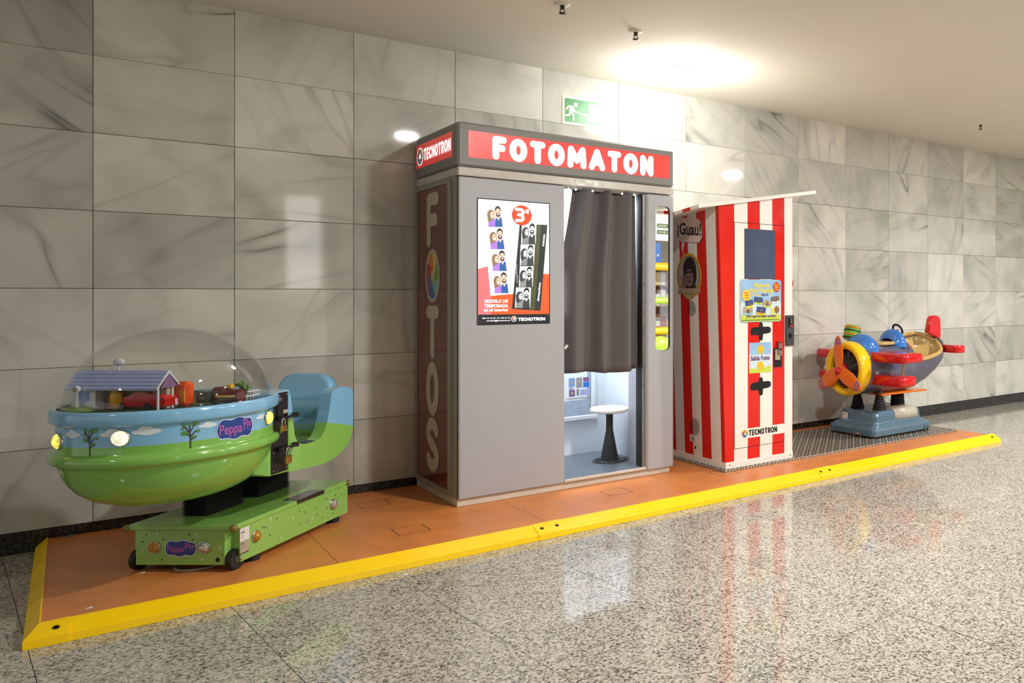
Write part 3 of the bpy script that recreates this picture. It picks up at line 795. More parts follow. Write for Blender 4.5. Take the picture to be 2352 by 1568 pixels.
def couple(x0, y0, x1, y1, bw, tilt, l):
    W2, H2 = x1 - x0, y1 - y0
    def q(a, c): return (x0 + W2*a + tilt*(1-c)*W2*.12, y0 + H2*c)
    bg = 'scr_white'; h1 = 'scr_g1' if bw else 'scr_blond'; h2 = 'scr_dark' if bw else 'scr_hair'; sk_ = 'scr_g3' if bw else 'scr_skin'
    t1_ = 'scr_g2' if bw else 'scr_purple'; t2_ = 'scr_g1' if bw else 'scr_blue'; be = 'scr_g1' if bw else 'scr_beard'
    spoly([q(0,0), q(1,0), q(1,1), q(0,1)], bg, l)
    spoly([q(.05,1), q(.07,.66), q(.25,.56), q(.5,.62), q(.56,1)], t1_, l+1)
    spoly([q(.5,1), q(.52,.62), q(.68,.5), q(.92,.55), q(.98,1)], t2_, l+2)
    spoly([q(.58,.42), q(.84,.42), q(.80,.60), q(.70,.70), q(.62,.58)], sk_, l+3)
    def el(cx, cy, rx, ry, mat, ll): spoly([q(cx + rx*math.cos(2*PI*i/18), cy + ry*math.sin(2*PI*i/18)) for i in range(18)], mat, ll)
    el(.26, .44, .25, .26, h1, l+3); el(.15, .60, .12, .16, h1, l+3); el(.335, .44, .135, .165, sk_, l+4); el(.36, .52, .06, .022, 'scr_white', l+5); el(.28,.40,.025,.018,h2,l+5); el(.40,.40,.025,.018,h2,l+5)
    el(.70, .22, .20, .21, h2, l+4); el(.70, .32, .175, .19, sk_, l+5); el(.70, .43, .155, .10, be, l+6); el(.70, .40, .07, .03, 'scr_white', l+7); el(.62,.27,.028,.016,h2,l+6); el(.77,.27,.028,.016,h2,l+6)
for (x0, y0, x1, y1) in ((1118,472,1153,521), (1123,523,1157,572), (1128,574,1162,622), (1132,624,1166,673)): couple(x0, y0, x1, y1, False, -.5, 3)
for (x0, y0, x1, y1) in ((1194,512,1228,560), (1191,561,1224,609), (1189,611,1221,659), (1180,660,1215,707)): couple(x0, y0, x1, y1, True, .5, 5)
c_ = sp(1195, 494); p_.disc(c_[0], c_[1], .0605, 'scr_badge', 13)
a0, b0 = sp(1179, 509); a1, b1 = sp(1201, 478); p_.glyph('3', a0, b0, a1 - a0, b1 - b0, .0185, 'scr_white', 14)
a0, b0 = sp(1202, 490); a1, b1 = sp(1212, 480); p_.text('€', a0, b0, a1, b1, 'scr_white', 14, .05)
def st(body, x0, y0, x1, y1, mat='scr_white', l=8, bold=.03):
    a0, b0 = sp(x0, y1); a1, b1 = sp(x1, y0); p_.text(body, a0, b0, a1, b1, mat, l, bold)
st('MODELO DE', 1112, 687.5, 1163, 695); st('TEMPORADA', 1110.5, 698, 1164, 706); st('en el interior', 1109.5, 707.5, 1165, 715)
st('900 10 15 69 - 91 475 51 31', 1106, 728, 1168, 732, bold=.02); st('servitec@tecnotron.es', 1116, 733.5, 1168, 738.5, bold=.02)
a0, b0 = sp(1188, 737); a1, b1 = sp(1250.5, 728.5); p_.word('TECNOTRON', a0 - .004, b0, a1, b1, .0052, .0008, 'scr_white', 8)
c_ = sp(1177, 732); p_.disc(c_[0], c_[1], .0165, 'scr_white', 8); p_.wheel(c_[0], c_[1], .0145, 9)
def vt(body, x, y0, y1, wpx, mat, l=9, bold=.02):
    ca, cb = sp(x, (y0+y1)/2); L_ = (y1 - y0) / 163. * SW * .98; h_ = wpx / 163. * SW
    p_.text(body, ca - L_/2, cb - h_/2, ca + L_/2, cb + h_/2, mat, l, bold, rot=84)
vt('07/06/2024', 1247, 537, 566, 4.5, 'scr_white'); vt('#masquefotos', 1236, 648, 692, 6.5, 'scr_white')
ca, cb = sp(1184, 628); p_.text('#masquefotos', ca - .056, cb - .006, ca + .056, cb + .006, 'scr_g3', 4, 0., rot=-86)
sub(tag(p_.build('screen_image', t), 'lit poster screen with strips of couple photos, 3 euro badge and red footer'), scn)
# small paper tag on the door edge
b = MB(); b.box((2.195, -.79, .935), (2.212, -.786, .965), 'sill_beige', M=Matrix.Translation((2.2, 0, .95)) @ Matrix.Rotation(.75, 4, 'Y') @ Matrix.Translation((-2.2, 0, -.95))); b.build('paper_tab', t)

# curtain (hangs from its rail)
cx0, cx1, cz0, cz1 = 2.215, 2.752, .770, 1.946
t = thing('curtain', 'dark grey fabric curtain hanging in the booth doorway', 'curtain', ((cx0+cx1)/2, -.72, cz0))
b = MB(); rows = []; NX, NZ = 110, 26
def cy(x, f_):
    s_ = (x - cx0) / (cx1 - cx0)
    return -.735 + (.030 + .008*f_) * math.sin(s_ * 2*PI*3.25 + .4 + .5*f_) + .009*math.sin(s_*2*PI*5.3 + 1.1*f_)
for j in range(NZ + 1):
    f_ = j / NZ; z = cz1 + (cz0 - cz1) * f_
    row = []
    for i in range(NX + 1):
        s_ = i / NX; xl = cx0 + .062 - .085 * min(1, f_*2.2)**1.2; xr = cx1 - .016 + .016*f_
        x = xl + (xr - xl) * s_
        row.append((x, cy(cx0 + (cx1-cx0)*s_, f_), z + (.010*math.sin(s_*7) if j == NZ else 0) - .012*s_*f_*0))
    rows.append(row)
b.loft(rows, 'curtain_grey', closed=False, caps=False); o_ = b.build('cloth', t)
sm = o_.modifiers.new('thickness', 'SOLIDIFY'); sm.thickness = .0025; sm.offset = 1
b = MB(); b.cyl((2.2, -.735, 1.9425), (2.76, -.735, 1.9425), .006, 'steel', n=10); b.build('rail', t)
for x in (2.236, 2.285, 2.40, 2.51, 2.61, 2.70):
    b = MB(); b.ball((x, -.752, 1.937), .0075, 'sign_white', 12, 8); b.build('ring', t)  # glowing beads stand in for light leaking through the curtain grommets
# stool
t = thing('stool', 'white round seat on a black flared pedestal inside the photo booth', 'stool', (2.697, -.419, .120), local=True)
b = MB(); b.lathe([(0, .336), (.118, .338), (.130, .346), (.133, .358), (.128, .368), (.10, .372), (0, .372)], 'stool_white', n=48); b.build('seat', t)
b = MB(); b.lathe([(.062, .006), (.060, .02), (.026, .205), (.024, .215), (.024, .338)], 'stool_black', n=32); b.build('pedestal', t)
b = MB(); b.lathe([(0, 0), (.113, 0), (.113, .006), (.0, .007)], 'stool_black', n=40); b.build('foot_plate', t)
for k in range(4):
    a_ = .6 + k * PI/2; b = MB(); b.lathe([(.0085, 0), (.0085, .007), (.004, .009), (0, .009)], 'chrome', c=(.094*math.cos(a_), .094*math.sin(a_), .006), n=8, smooth=False); b.build('bolt', t)
# ================================================================== striped photo kiosk
KF, KB = -1.020, -.06
t = thing('photo_kiosk', 'red and white striped photo kiosk with a slanted white roof', 'kiosk', (3.55, -.55, ZT))
def kx(z): return 3.251 - (z - .126) * .0317
def rz_(x, y): return 1.850 + .171 * (x - 3.03) - .10 * (y + 1.02)
def ktop(x, y=-1.02): return rz_(x, y) - .0005
KX1 = 3.855
b = MB(); b.box((3.250, -1.026, ZT), (3.858, KB, .118), 'kiosk_white', bev=.002); b.build('plinth', t)
for x in (3.285, 3.83):
    b = MB(); b.cyl((x, -1.0285, .098), (x, -1.0255, .098), .004, 'dark_brass', n=10); b.build('screw', t)
fx = [None, 3.326, 3.442, 3.552, 3.665, 3.779, KX1]; fc = ['kiosk_red', 'kiosk_white', 'kiosk_red', 'kiosk_white', 'kiosk_red', 'kiosk_white']
b = MB()
for i in range(6):
    x1 = fx[i+1]
    if i == 0: vs = [(kx(.118), KF, .118), (x1, KF, .118), (x1, KF, ktop(x1)), (kx(1.862), KF, ktop(kx(1.862)))]
    else: x0 = fx[i]; vs = [(x0, KF, .118), (x1, KF, .118), (x1, KF, ktop(x1)), (x0, KF, ktop(x0))]
    b.add(vs, [(0,1,2,3)], fc[i])
sy = [KB, -.17, -.29, -.403, -.520, -.630, -.745, -.858, -.978, KF]; sc_ = ['kiosk_red', 'kiosk_white'] * 5
n_ = len(sy) - 1
for i in range(n_):
    col = 'kiosk_red' if (n_ - 1 - i) % 2 == 0 else 'kiosk_white'
    y0, y1 = sy[i], sy[i+1]
    b.add([(kx(.118), y0, .118), (kx(.118), y1, .118), (kx(1.862), y1, ktop(kx(1.862), y1)), (kx(1.862), y0, ktop(kx(1.862), y0))], [(0,1,2,3)], col)
    b.add([(KX1, y1, .118), (KX1, y0, .118), (KX1, y0, ktop(KX1, y0)), (KX1, y1, ktop(KX1, y1))], [(0,1,2,3)], col)
b.add([(kx(.118), KB, .118), (KX1, KB, .118), (KX1, KB, ktop(KX1, KB)), (kx(1.862), KB, ktop(3.196, KB))], [(3,2,1,0)], 'kiosk_white')
bd = b.build('cabinet', t)
# door
DX0, DX1, DZ0, DZ1 = 3.329, 3.776, .205, 1.772
b = MB(); b.box((3.3255, KF - .0006, .201), (3.7795, KF + .01, 1.776), 'hole_black')
for x0, x1, col in ((DX0, 3.442, 'kiosk_white'), (3.442, 3.552, 'kiosk_red'), (3.552, 3.665, 'kiosk_white'), (3.665, DX1, 'kiosk_red')): b.box((x0, KF - .003, DZ0), (x1, KF + .004, DZ1), col)
dr = b.build('door', t); DF = KF - .003
b = MB(); b.box((3.412, DF - .0015, 1.383), (3.691, DF, 1.735), 'coin_grey'); b.box((3.416, DF - .0025, 1.387), (3.687, DF - .001, 1.731), 'screen_glass'); sub(b.build('screen', t), dr)
def crosspoly(cx, cz): return [(cx + a, cz + c) for a, c in ((-.095,-.018),(-.09,-.032),(-.072,-.036),(-.022,-.036),(-.016,-.07),(.0,-.078),(.016,-.07),(.02,-.03),(.07,-.026),(.088,-.018),(.092,-.002),(.088,.014),(.07,.022),(.02,.022),(.014,.048),(0,.056),(-.014,.048),(-.02,.022),(-.072,.018),(-.09,.01))]
for cz in (1.022, .632):
    p_ = Print((0, DF, 0), (1, 0, 0), (0, 0, 1), .0006); p_.poly(crosspoly(3.559, cz), 'hole_black'); sub(tag(p_.build('hand_slot', t), 'cross-shaped black opening'), dr)
# big advert sign
b = MB(); sg_poly = rrect(.366, .300, .02, 5, 3.5565, 1.229)
b.prism(sg_poly, (0, DF - .0065, 0), (1,0,0), (0,0,1), (0,-1,0), .006, 'label_white'); sg = b.build('advert_sign', t)
P('ad_sky', 150, 190, 226, rough=.3, var=.1, scale=6.); P('ad_pale', 206, 224, 232, rough=.3); P('ad_grass', 196, 214, 84, rough=.3); P('ad_yellow', 248, 220, 60, rough=.3); P('ad_gold', 240, 190, 30, rough=.3); P('ad_red', 200, 56, 44, rough=.3)
P('ad_purple', 112, 58, 112, rough=.3); P('ad_brown', 150, 104, 58, rough=.3); P('ad_night', 60, 78, 140, rough=.3, var=.3, scale=70.); P('ad_photo', 120, 100, 84, rough=.3, var=.5, scale=90.); P('ad_photo2', 176, 160, 130, rough=.3, var=.4, scale=80.)
p_ = Print((3.3735, DF - .0065, 1.079), (1,0,0), (0,0,1), .0006)
p_.poly(rrect(.366, .300, .02, 5, .183, .150), 'ad_sky'); p_.rect(.002, .05, .364, .14, 'ad_pale', 1); p_.poly([(.004,.02),(.02,.004),(.346,.004),(.362,.02),(.362,.052),(.28,.046),(.16,.05),(.06,.046),(.004,.052)], 'ad_grass', 2)
p_.text('Hazte una', .118, .246, .255, .276, 'ad_yellow', 3, .03); p_.text('Foto Divertida', .082, .208, .292, .240, 'ad_yellow', 3, .03); p_.text('Formato', .098, .184, .178, .200, 'ad_yellow', 3, .02); p_.text('10x15', .186, .184, .246, .202, 'ad_purple', 3, .04); p_.text('cm', .252, .185, .276, .195, 'ad_yellow', 3, .02)
p_.disc(.050, .188, .036, 'ad_gold', 3, rb=.040); p_.disc(.048, .191, .031, 'ad_yellow', 4, rb=.034)
for s_, z in (('Solo', .202), ('Vale', .184), ('1 Euro', .166)): p_.text(s_, .030, z - .002, .070, z + .012, 'ad_red', 5, .03)
p_.disc(.322, .248, .033, 'ad_red', 3, rb=.035); p_.poly([(.316,.216),(.328,.216),(.322,.206)], 'ad_red', 3)
for s_, z in (('Solo', .262), ('Vale', .246), ('1 Euro', .228)): p_.text(s_, .302, z - .002, .343, z + .011, 'ad_yellow', 4, .02)
def snap(a, c, w_, h_, rot, m1, m2):
    r = math.radians(rot)
    def q(x, y): return (a + x*math.cos(r) - y*math.sin(r), c + x*math.sin(r) + y*math.cos(r))
    p_.poly([q(-w_/2,-h_/2), q(w_/2,-h_/2), q(w_/2,h_/2), q(-w_/2,h_/2)], m1, 5)
    p_.poly([q(-w_/2,-h_/2), q(w_/2,-h_/2), q(w_/2,-h_/5), q(-w_/2,-h_/4)], m2, 6)
    p_.poly([q(x*w_, y*h_) for x, y in ((-.15,-.3),(.2,-.3),(.16,.1),(.02,.3),(-.12,.12))], 'ad_photo', 7)
for a in ((.155,.150,.075,.05,-6,'ad_night','ad_grass'), (.075,.128,.068,.052,8,'ad_night','ad_yellow'), (.235,.128,.078,.05,-4,'ad_photo2','ad_grass'), (.31,.158,.072,.046,7,'ad_photo','ad_pale'), (.062,.078,.082,.052,-4,'ad_photo2','ad_sky'), (.180,.078,.082,.056,-8,'ad_night','ad_gold')): snap(*a)
p_.disc(.325, .085, .022, 'ad_brown', 5, rb=.026); p_.poly([(.27,.05),(.30,.05),(.30,.095),(.272,.095)], 'ad_yellow', 5)
p_.text('¡Pon aquí tu mejor sonrisa!', .05, .028, .318, .050, 'ad_purple', 5, .03)
p_.rect(.015, .012, .345, .0165, 'dot_dark', 5)
sub(tag(p_.build('advert_print', t), 'blue and green advert print with yellow lettering and small photos'), sg)
# photo outlet sticker
p_ = Print((3.453, DF, .718), (1,0,0), (0,0,1), .0012); W_, H_ = .198, .215
p_.rect(0, 0, W_, H_, 'ad_pale'); p_.rect(0, .13, W_, H_, 'ad_sky', 1); p_.poly([(0,0),(W_,0),(W_,.045),(.1,.03),(0,.035)], 'ad_grass', 1)
p_.poly([(.1,.2),(.140,.165),(.125,.165),(.12,.138),(.08,.138),(.075,.165),(.062,.165)], 'ad_gold', 2); p_.poly([(.1,.012),(.140,.05),(.125,.052),(.122,.078),(.078,.078),(.075,.052),(.062,.05)], 'ad_gold', 2)
p_.text('Salida Fotos', .014, .088, .186, .122, 'ad_purple', 2, .03); sub(tag(p_.build('outlet_sticker', t), 'pale blue sticker with two yellow arrows and purple lettering'), dr)
# maker's label
p_ = Print((0, DF, 0), (1,0,0), (0,0,1), .0012); p_.rect(3.385, .266, 3.776, .334, 'kiosk_white'); p_.disc(3.417, .300, .0265, 'label_white', 1); p_.wheel(3.417, .300, .0255, 2); p_.word('TECNOTRON', 3.449, .280, 3.708, .322, .0096, .0022, 'ink', 1); sub(tag(p_.build('maker_label', t), 'white label with colour wheel and black lettering'), dr)
# lock, recess, coin unit, knob
b = MB(); b.prism([(0,0),(.022,.012),(.022,.09),(0,.105)], (3.735, DF - .002, .832), (0,-1,0), (0,0,1), (1,0,0), .03, 'steel'); b.cyl((3.722, DF - .024, .878), (3.722, DF - .029, .878), .007, 'dark_brass', n=12); sub(b.build('lock', t), dr)
b = MB()
b.box((3.672, DF - .0018, .744), (3.754, DF - .0002, .888), 'kiosk_red'); b.box((3.674, DF - .0026, .748), (3.752, DF - .0018, .886), 'hole_black'); b.box((3.682, DF - .014, .80), (3.730, DF - .002, .878), 'beige_metal', bev=.003); b.box((3.724, DF - .02, .832), (3.740, DF - .004, .852), 'beige_metal', bev=.002)
sub(b.build('latch', t), dr)
b = MB(); b.box((3.785, KF - .016, .900), (3.862, KF, 1.121), 'coin_grey', bev=.002); cn = b.build('coin_unit', t)
b = MB(); b.box((3.803, KF - .020, 1.035), (3.842, KF - .015, 1.105), 'hole_black'); b.box((3.816, KF - .030, 1.06), (3.828, KF - .018, 1.10), 'chrome', bev=.002); b.box((3.818, KF - .022, 1.035), (3.844, KF - .018, 1.05), 'goods_red'); sub(b.build('coin_slot', t), cn)
b = MB(); b.cyl((3.822, KF - .022, .972), (3.822, KF - .014, .972), .012, 'hole_black', n=14); b.box((3.819, KF - .028, .955), (3.825, KF - .018, .99), 'hole_black'); sub(b.build('coin_return', t), cn)
b = MB(); b.ball((KX1 + .002, -.98, 1.357), (.026, .042, .042), 'goods_red', 16, 10); b.build('side_button', t)
# roof : slab rising to the right, striped left edge
b = MB()
RX0, RX1, RY0, RY1, TH_ = 3.018, 4.068, -1.042, -.045, .0245
c4 = [(RX0, RY0), (RX1, RY0), (RX1, RY1), (RX0, RY1)]
top = [(x, y, rz_(x, y) + TH_) for x, y in c4]; bot = [(x, y, rz_(x, y)) for x, y in c4]
b.add(top, [(0,1,2,3)], 'kiosk_white'); b.add(bot, [(3,2,1,0)], 'kiosk_white')
b.add(top + bot, [(4,5,1,0), (5,6,2,1), (6,7,3,2)], 'kiosk_white')
for i in range(10):
    y0 = RY0 + (RY1 - RY0) * i / 10; y1 = RY0 + (RY1 - RY0) * (i + 1) / 10
    b.add([(RX0, y0, rz_(RX0, y0)), (RX0, y0, rz_(RX0, y0) + TH_), (RX0, y1, rz_(RX0, y1) + TH_), (RX0, y1, rz_(RX0, y1))], [(0,1,2,3)], 'kiosk_white' if i % 2 == 0 else 'kiosk_red')
b.build('roof', t)
# left side prints
sn_ = Vector((1, 0, 0)); vz = Vector((-.0317, 0, 1)).normalized()
p_ = Print((kx(0.), 0, 0), (0, -1, 0), vz, .0012)
P('bubble_pink', 236, 214, 204, rough=.3)
bub = rrect(.332, .172, .062, 6, .645, 1.735)
bub = [(a, c - .10*(a - .645)) for a, c in bub]
p_.poly([(a + .004, c - .004) for a, c in bub], 'ink'); p_.poly(bub, 'bubble_pink', 1)
p_.poly([(.545, 1.672), (.598, 1.66), (.570, 1.60), (.578, 1.545), (.553, 1.60)], 'bubble_pink', 1)
p_.text('¡Guau!', .502, 1.676, .803, 1.786, 'ink', 2, .025, rot=-5)
p_.build('speech_bubble', t)['label'] = 'pale speech bubble reading Guau'
p_ = Print((kx(0.), 0, 0), (0, -1, 0), vz, .0012)
P('oval_gold', 214, 158, 48, rough=.3); P('photo_grey', 168, 160, 158, rough=.3); P('photo_hair', 44, 34, 36, rough=.3); P('photo_skin', 134, 108, 102, rough=.3); P('photo_dark', 62, 50, 50, rough=.3)
p_.disc(.635, 1.408, .161, 'oval_gold', rb=.164); p_.disc(.635, 1.412, .139, 'ink', 1, rb=.140); p_.disc(.635, 1.412, .134, 'photo_grey', 2, rb=.136)
p_.poly([(.555,1.318),(.60,1.306),(.70,1.306),(.725,1.332),(.70,1.37),(.60,1.36)], 'photo_dark', 3)
p_.disc(.648, 1.455, .083, 'photo_hair', 3, rb=.088); p_.poly([(.566,1.45),(.572,1.372),(.60,1.38),(.69,1.37),(.718,1.352),(.735,1.40),(.732,1.455)], 'photo_hair', 3)
p_.disc(.640, 1.395, .054, 'photo_skin', 4, rb=.062); p_.poly([(.585,1.44),(.70,1.44),(.695,1.425),(.64,1.432),(.59,1.422)], 'photo_hair', 5)
p_.disc(.620, 1.405, .009, 'photo_hair', 5, rb=.005); p_.disc(.664, 1.403, .009, 'photo_hair', 5, rb=.005); p_.disc(.642, 1.366, .018, 'photo_dark', 5, rb=.006); p_.disc(.642, 1.384, .007, 'photo_dark', 5, rb=.006)
p_.disc(.572, 1.345, .028, 'photo_skin', 5, rb=.034)
for k, (da, db) in enumerate(((-.022,.052),(-.006,.062),(.010,.058),(.026,.046))): p_.stroke([(.572 + da*.6, 1.36), (.572 + da, 1.345 + db)], .012, 'photo_skin', 5)
p_.stroke([(.59,1.345),(.612,1.368)], .012, 'photo_skin', 6)
p_.rect(.500, 1.282, .780, 1.318, 'oval_gold', 6)
for i in range(8): p_.rect(.508 + i*.034, 1.286, .508 + i*.034 + .029, 1.315, 'label_tan', 7); p_.rect(.516 + i*.034, 1.291, .519 + i*.034, 1.310, 'ink_grey', 8); p_.rect(.524 + i*.034, 1.295, .528 + i*.034, 1.310, 'ink_grey', 8)
p_.rect(.585, 1.252, .68, 1.278, 'label_tan', 7); p_.stroke([(.56,1.282),(.60,1.252),(.635,1.245),(.67,1.252),(.71,1.282)], .014, 'oval_gold', 6)
tag(p_.build('portrait_oval', t), 'gold-framed oval photo of a child holding a hand to the face')
for cz, rr in ((1.175, .056), (.325, .062)):
    p_ = Print((kx(0.), 0, 0), (0, -1, 0), vz, .0012)
    for i in range(-9, 10):
        for j in range(-9, 10):
            a, c = i * .0068, j * .0068
            if a*a + c*c < rr*rr: p_.rect(.655 + a - .0024, cz + c - .0017, .655 + a + .0024, cz + c + .0017, 'hole_black')
    tag(p_.build('speaker_holes', t), kind='stuff')
p_ = Print((kx(0.), 0, 0), (0, -1, 0), vz, .0012); p_.rect(.59, .212, .655, .262, 'label_white'); p_.rect(.612, .222, .642, .25, 'ink_grey', 1); p_.build('barcode_sticker', t)
b = MB(); b.cyl((kx(.18) - .003, -.66, .175), (kx(.18) + .004, -.66, .175), .009, 'hole_black', n=14); b.build('cable_hole', t)
# ================================================================== egg-shaped kiddie ride with dome
EL = (.566, -.759, ZP); ER = math.radians(47.76)
t = thing('kiddie_ride', 'green and blue kiddie ride with a clear toy-filled dome and rear seat', 'kiddie ride', EL, ER, local=True)
LOCAL[t.name] = Matrix.Translation((0, 0, -ZP))
ride = t
EX, EA, EB = -.48, .43, .37
def ering(k, z, n=64): return [(EX + EA*k*math.cos(2*PI*i/n), EB*k*math.sin(2*PI*i/n), z) for i in range(n)]
prof = [(.02,.396),(.2,.397),(.36,.402),(.5,.413),(.62,.430),(.72,.452),(.80,.480),(.86,.512),(.905,.548),(.932,.585),(.940,.604),(.985,.606),(1.0,.612),(1.006,.626),(1.0,.638),(.985,.645),(.952,.648),(.947,.66),(.945,.70),(.945,.752),(.948,.762),(.985,.766),(.998,.774),(1.0,.79),(1.0,.806),(.994,.817),(.975,.822),(.945,.820),(.935,.812),(.935,.800)]
b = MB(); b.loft([ering(k, z) for k, z in prof], 'bowl_paint', caps=False); b.add(ering(.02, .396), [list(range(63, -1, -1))], 'bowl_paint'); bowl = b.build('bowl_hull', t)
b = MB(); b.add(ering(.937, .803), [list(range(64))], 'toy_deck'); deck = b.build('dome_floor', t)
# dome
b = MB(); rings = []; DA, DB, DH = .396, .340, .318; m_ = 22
for j in range(m_ + 1):
    a_ = PI/2 * j / m_; q_ = max(.004, math.cos(a_)); rings.append([(EX + DA*q_*math.cos(2*PI*i/56), DB*q_*math.sin(2*PI*i/56), .812 + DH*math.sin(a_)) for i in range(56)])
b.loft(rings, 'clear_acrylic', caps=False); dm = tag(b.build('dome', t), 'clear acrylic bubble dome')
so = dm.modifiers.new('shell', 'SOLIDIFY'); so.thickness = .004; so.offset = -1
b = MB(); b.loft([ering(.938, .812), ering(.938, .8165), ering(.90, .8165), ering(.90, .812)], 'black_rubber', caps=False); sub(b.build('dome_seal', t), dm)
# curved decals on the bowl
def bs_(th, z, off=.0012):
    k = .945; x = EA*k*math.cos(th); y = EB*k*math.sin(th); n_ = Vector((math.cos(th)/EA, math.sin(th)/EB, 0)).normalized()
    return Vector((EX + x, y, z)) + n_ * off
class Wrap:
    def __init__(s, deg, z): s.t0 = math.radians(deg); s.z = z; s.mb = MB(); s.R = .376
    def pt(s, a, c, l): return bs_(s.t0 + a / s.R, s.z + c, .0012 + l * .0005 + s.k * 8e-6)
    k = 0
    def poly(s, pts, mat, l=0):
        s.k = (s.k + 1) % 40
        s.mb.add([s.pt(a, c, l) for a, c in pts], [list(range(len(pts)))], mat)
    def disc(s, a, c, r, mat, l=0, rb=None): s.poly(oval(r, rb or r, 16, a, c), mat, l)
    def cols(s, a0, a1, lo, hi, mat, l=0, n=28):
        for i in range(n):
            x0, x1 = a0 + (a1-a0)*i/n, a0 + (a1-a0)*(i+1)/n
            y = [lo(x0), hi(x0), lo(x1), hi(x1)]; m_ = (y[0]+y[1])/2
            s.poly([(x0,y[0]),(x1,y[2]),(x1,y[3]),(x0,y[1])], mat, l)
    def raw(s, vs, fs, mat, l=0): s.mb.add([s.pt(a, c, l) for a, c in vs], fs, mat)
    stroke = Print.stroke
    def sdisc(s, a, c, r, mat, l=0, n=12): s.disc(a, c, r, mat, l)
def fit(vs, a0, b0, a1, b1):
    xs = [p[0] for p in vs]; ys = [p[1] for p in vs]; x0, x1, y0, y1 = min(xs), max(xs), min(ys), max(ys)
    return [(a0 + (x-x0)/(x1-x0)*(a1-a0), b0 + (y-y0)/(y1-y0)*(b1-b0)) for x, y in vs]
Wrap.disc2 = Wrap.disc
def wd(s, a, c, r, mat, l=0, rb=None, n=12): s.disc2(a, c, r, mat, l, rb)
Wrap.disc = wd
for deg, z, k in ((143.7,.730,.8), (167.2,.737,1.15), (193.2,.738,1.3), (209.5,.742,1.3), (240,.742,.9), (276.5,.738,.75)):
    W_ = Wrap(deg, z)
    for a, c, ra, rb in ((0,.004,.020,.011), (-.020,-.002,.016,.007), (.020,-.001,.017,.008), (.004,-.007,.022,.006), (-.004,.008,.012,.009)): W_.disc(a*k, c*k, ra*k, 'cloud_white', 0, rb*k)
    sub(W_.mb.build('cloud', t), bowl)
for deg, z in ((180., .655), (231., .658)):
    W_ = Wrap(deg, z)
    W_.stroke([(0,0),(0,.04),(-.002,.062),(-.014,.082),(-.022,.09)], .0042, 'tree_trunk', 2); W_.stroke([(0,.045),(.016,.066)], .0035, 'tree_trunk', 2); W_.stroke([(-.001,.03),(.012,.04)], .003, 'tree_trunk', 2); W_.stroke([(-.001,.05),(-.014,.058)], .003, 'tree_trunk', 2); W_.stroke([(-.001,.064),(.014,.094)], .003, 'tree_trunk', 2); W_.stroke([(-.002,.066),(-.002,.088)], .003, 'tree_trunk', 2)
    for a, c, ra, rb in ((-.021,.096,.007,.007), (-.002,.094,.006,.006), (.018,.096,.012,.008), (-.024,.080,.007,.005), (-.019,.061,.012,.009), (.025,.066,.007,.006), (.013,.043,.008,.007)): W_.disc(a, c, ra, 'tree_leaf', 1, rb)
    sub(W_.mb.build('tree_decal', t), bowl)
def blob(W_, w2, h2, l=0):
    wob = lambda a, ph: .10*h2*math.sin(a / w2 * 7.2 + ph)
    edge = lambda a: math.sqrt(max(0., 1 - abs(a / w2) ** 5))
    for mat, g, ll in (('logo_edge', .004, l), ('logo_blue', 0., l + 1)):
        W_.cols(-w2 - g, w2 + g, lambda a: -(h2 + g)*edge(a/(1+g/w2)) - wob(a, 2.2) + .10*a*0, lambda a: (h2 + g)*edge(a/(1+g/w2)) + wob(a, .6), mat, ll)
W_ = Wrap(257., .712); blob(W_, .078, .040)
vs, fs = text_mesh('Peppa', .02); W_.raw(fit(vs, -.071, -.034, .024, .022), fs, 'logo_pink', 3)
vs, fs = text_mesh('Pig', .02); W_.raw(fit(vs, .030, -.026, .071, .034), fs, 'logo_pink', 3)
sub(tag(W_.mb.build('name_decal', t), 'dark blue name badge with pink letters'), bowl)
# round lamps
def lamp_at(c, n_, r, lens, name='round_lamp', parent=None):
    z = Vector(n_).normalized(); x = z.orthogonal().normalized(); y = z.cross(x)
    M = Matrix((( x.x, y.x, z.x, c[0]), (x.y, y.y, z.y, c[1]), (x.z, y.z, z.z, c[2]), (0, 0, 0, 1)))
    b = MB(); b.lathe([(r, -.004), (r, .004), (r*.93, .008), (r*.86, .006)], 'chrome', n=24, M=M)
    prof = [(r*.88, .005), (r*.80, .011), (r*.6, .017), (r*.32, .021), (0, .022)]
    rings = []
    for rr, h in prof: rings.append([(rr*(1 + (.05 if i % 2 else -.05))*math.cos(2*PI*i/24), rr*(1 + (.05 if i % 2 else -.05))*math.sin(2*PI*i/24), h) for i in range(24)])
    b.loft(rings, lens, caps=False, smooth=False, M=M)
    o = b.build(name, t)
    return sub(o, parent) if parent else o
for deg, z, lens in ((152.5, .703, 'lamp_yellow_lit'), (197., .72, 'lamp_white_lit'), (286., .724, 'lamp_yellow_lit')):
    th = math.radians(deg); n_ = Vector((math.cos(th)/EA, math.sin(th)/EB, 0)); lamp_at(bs_(th, z, 0.), n_, .033, lens)
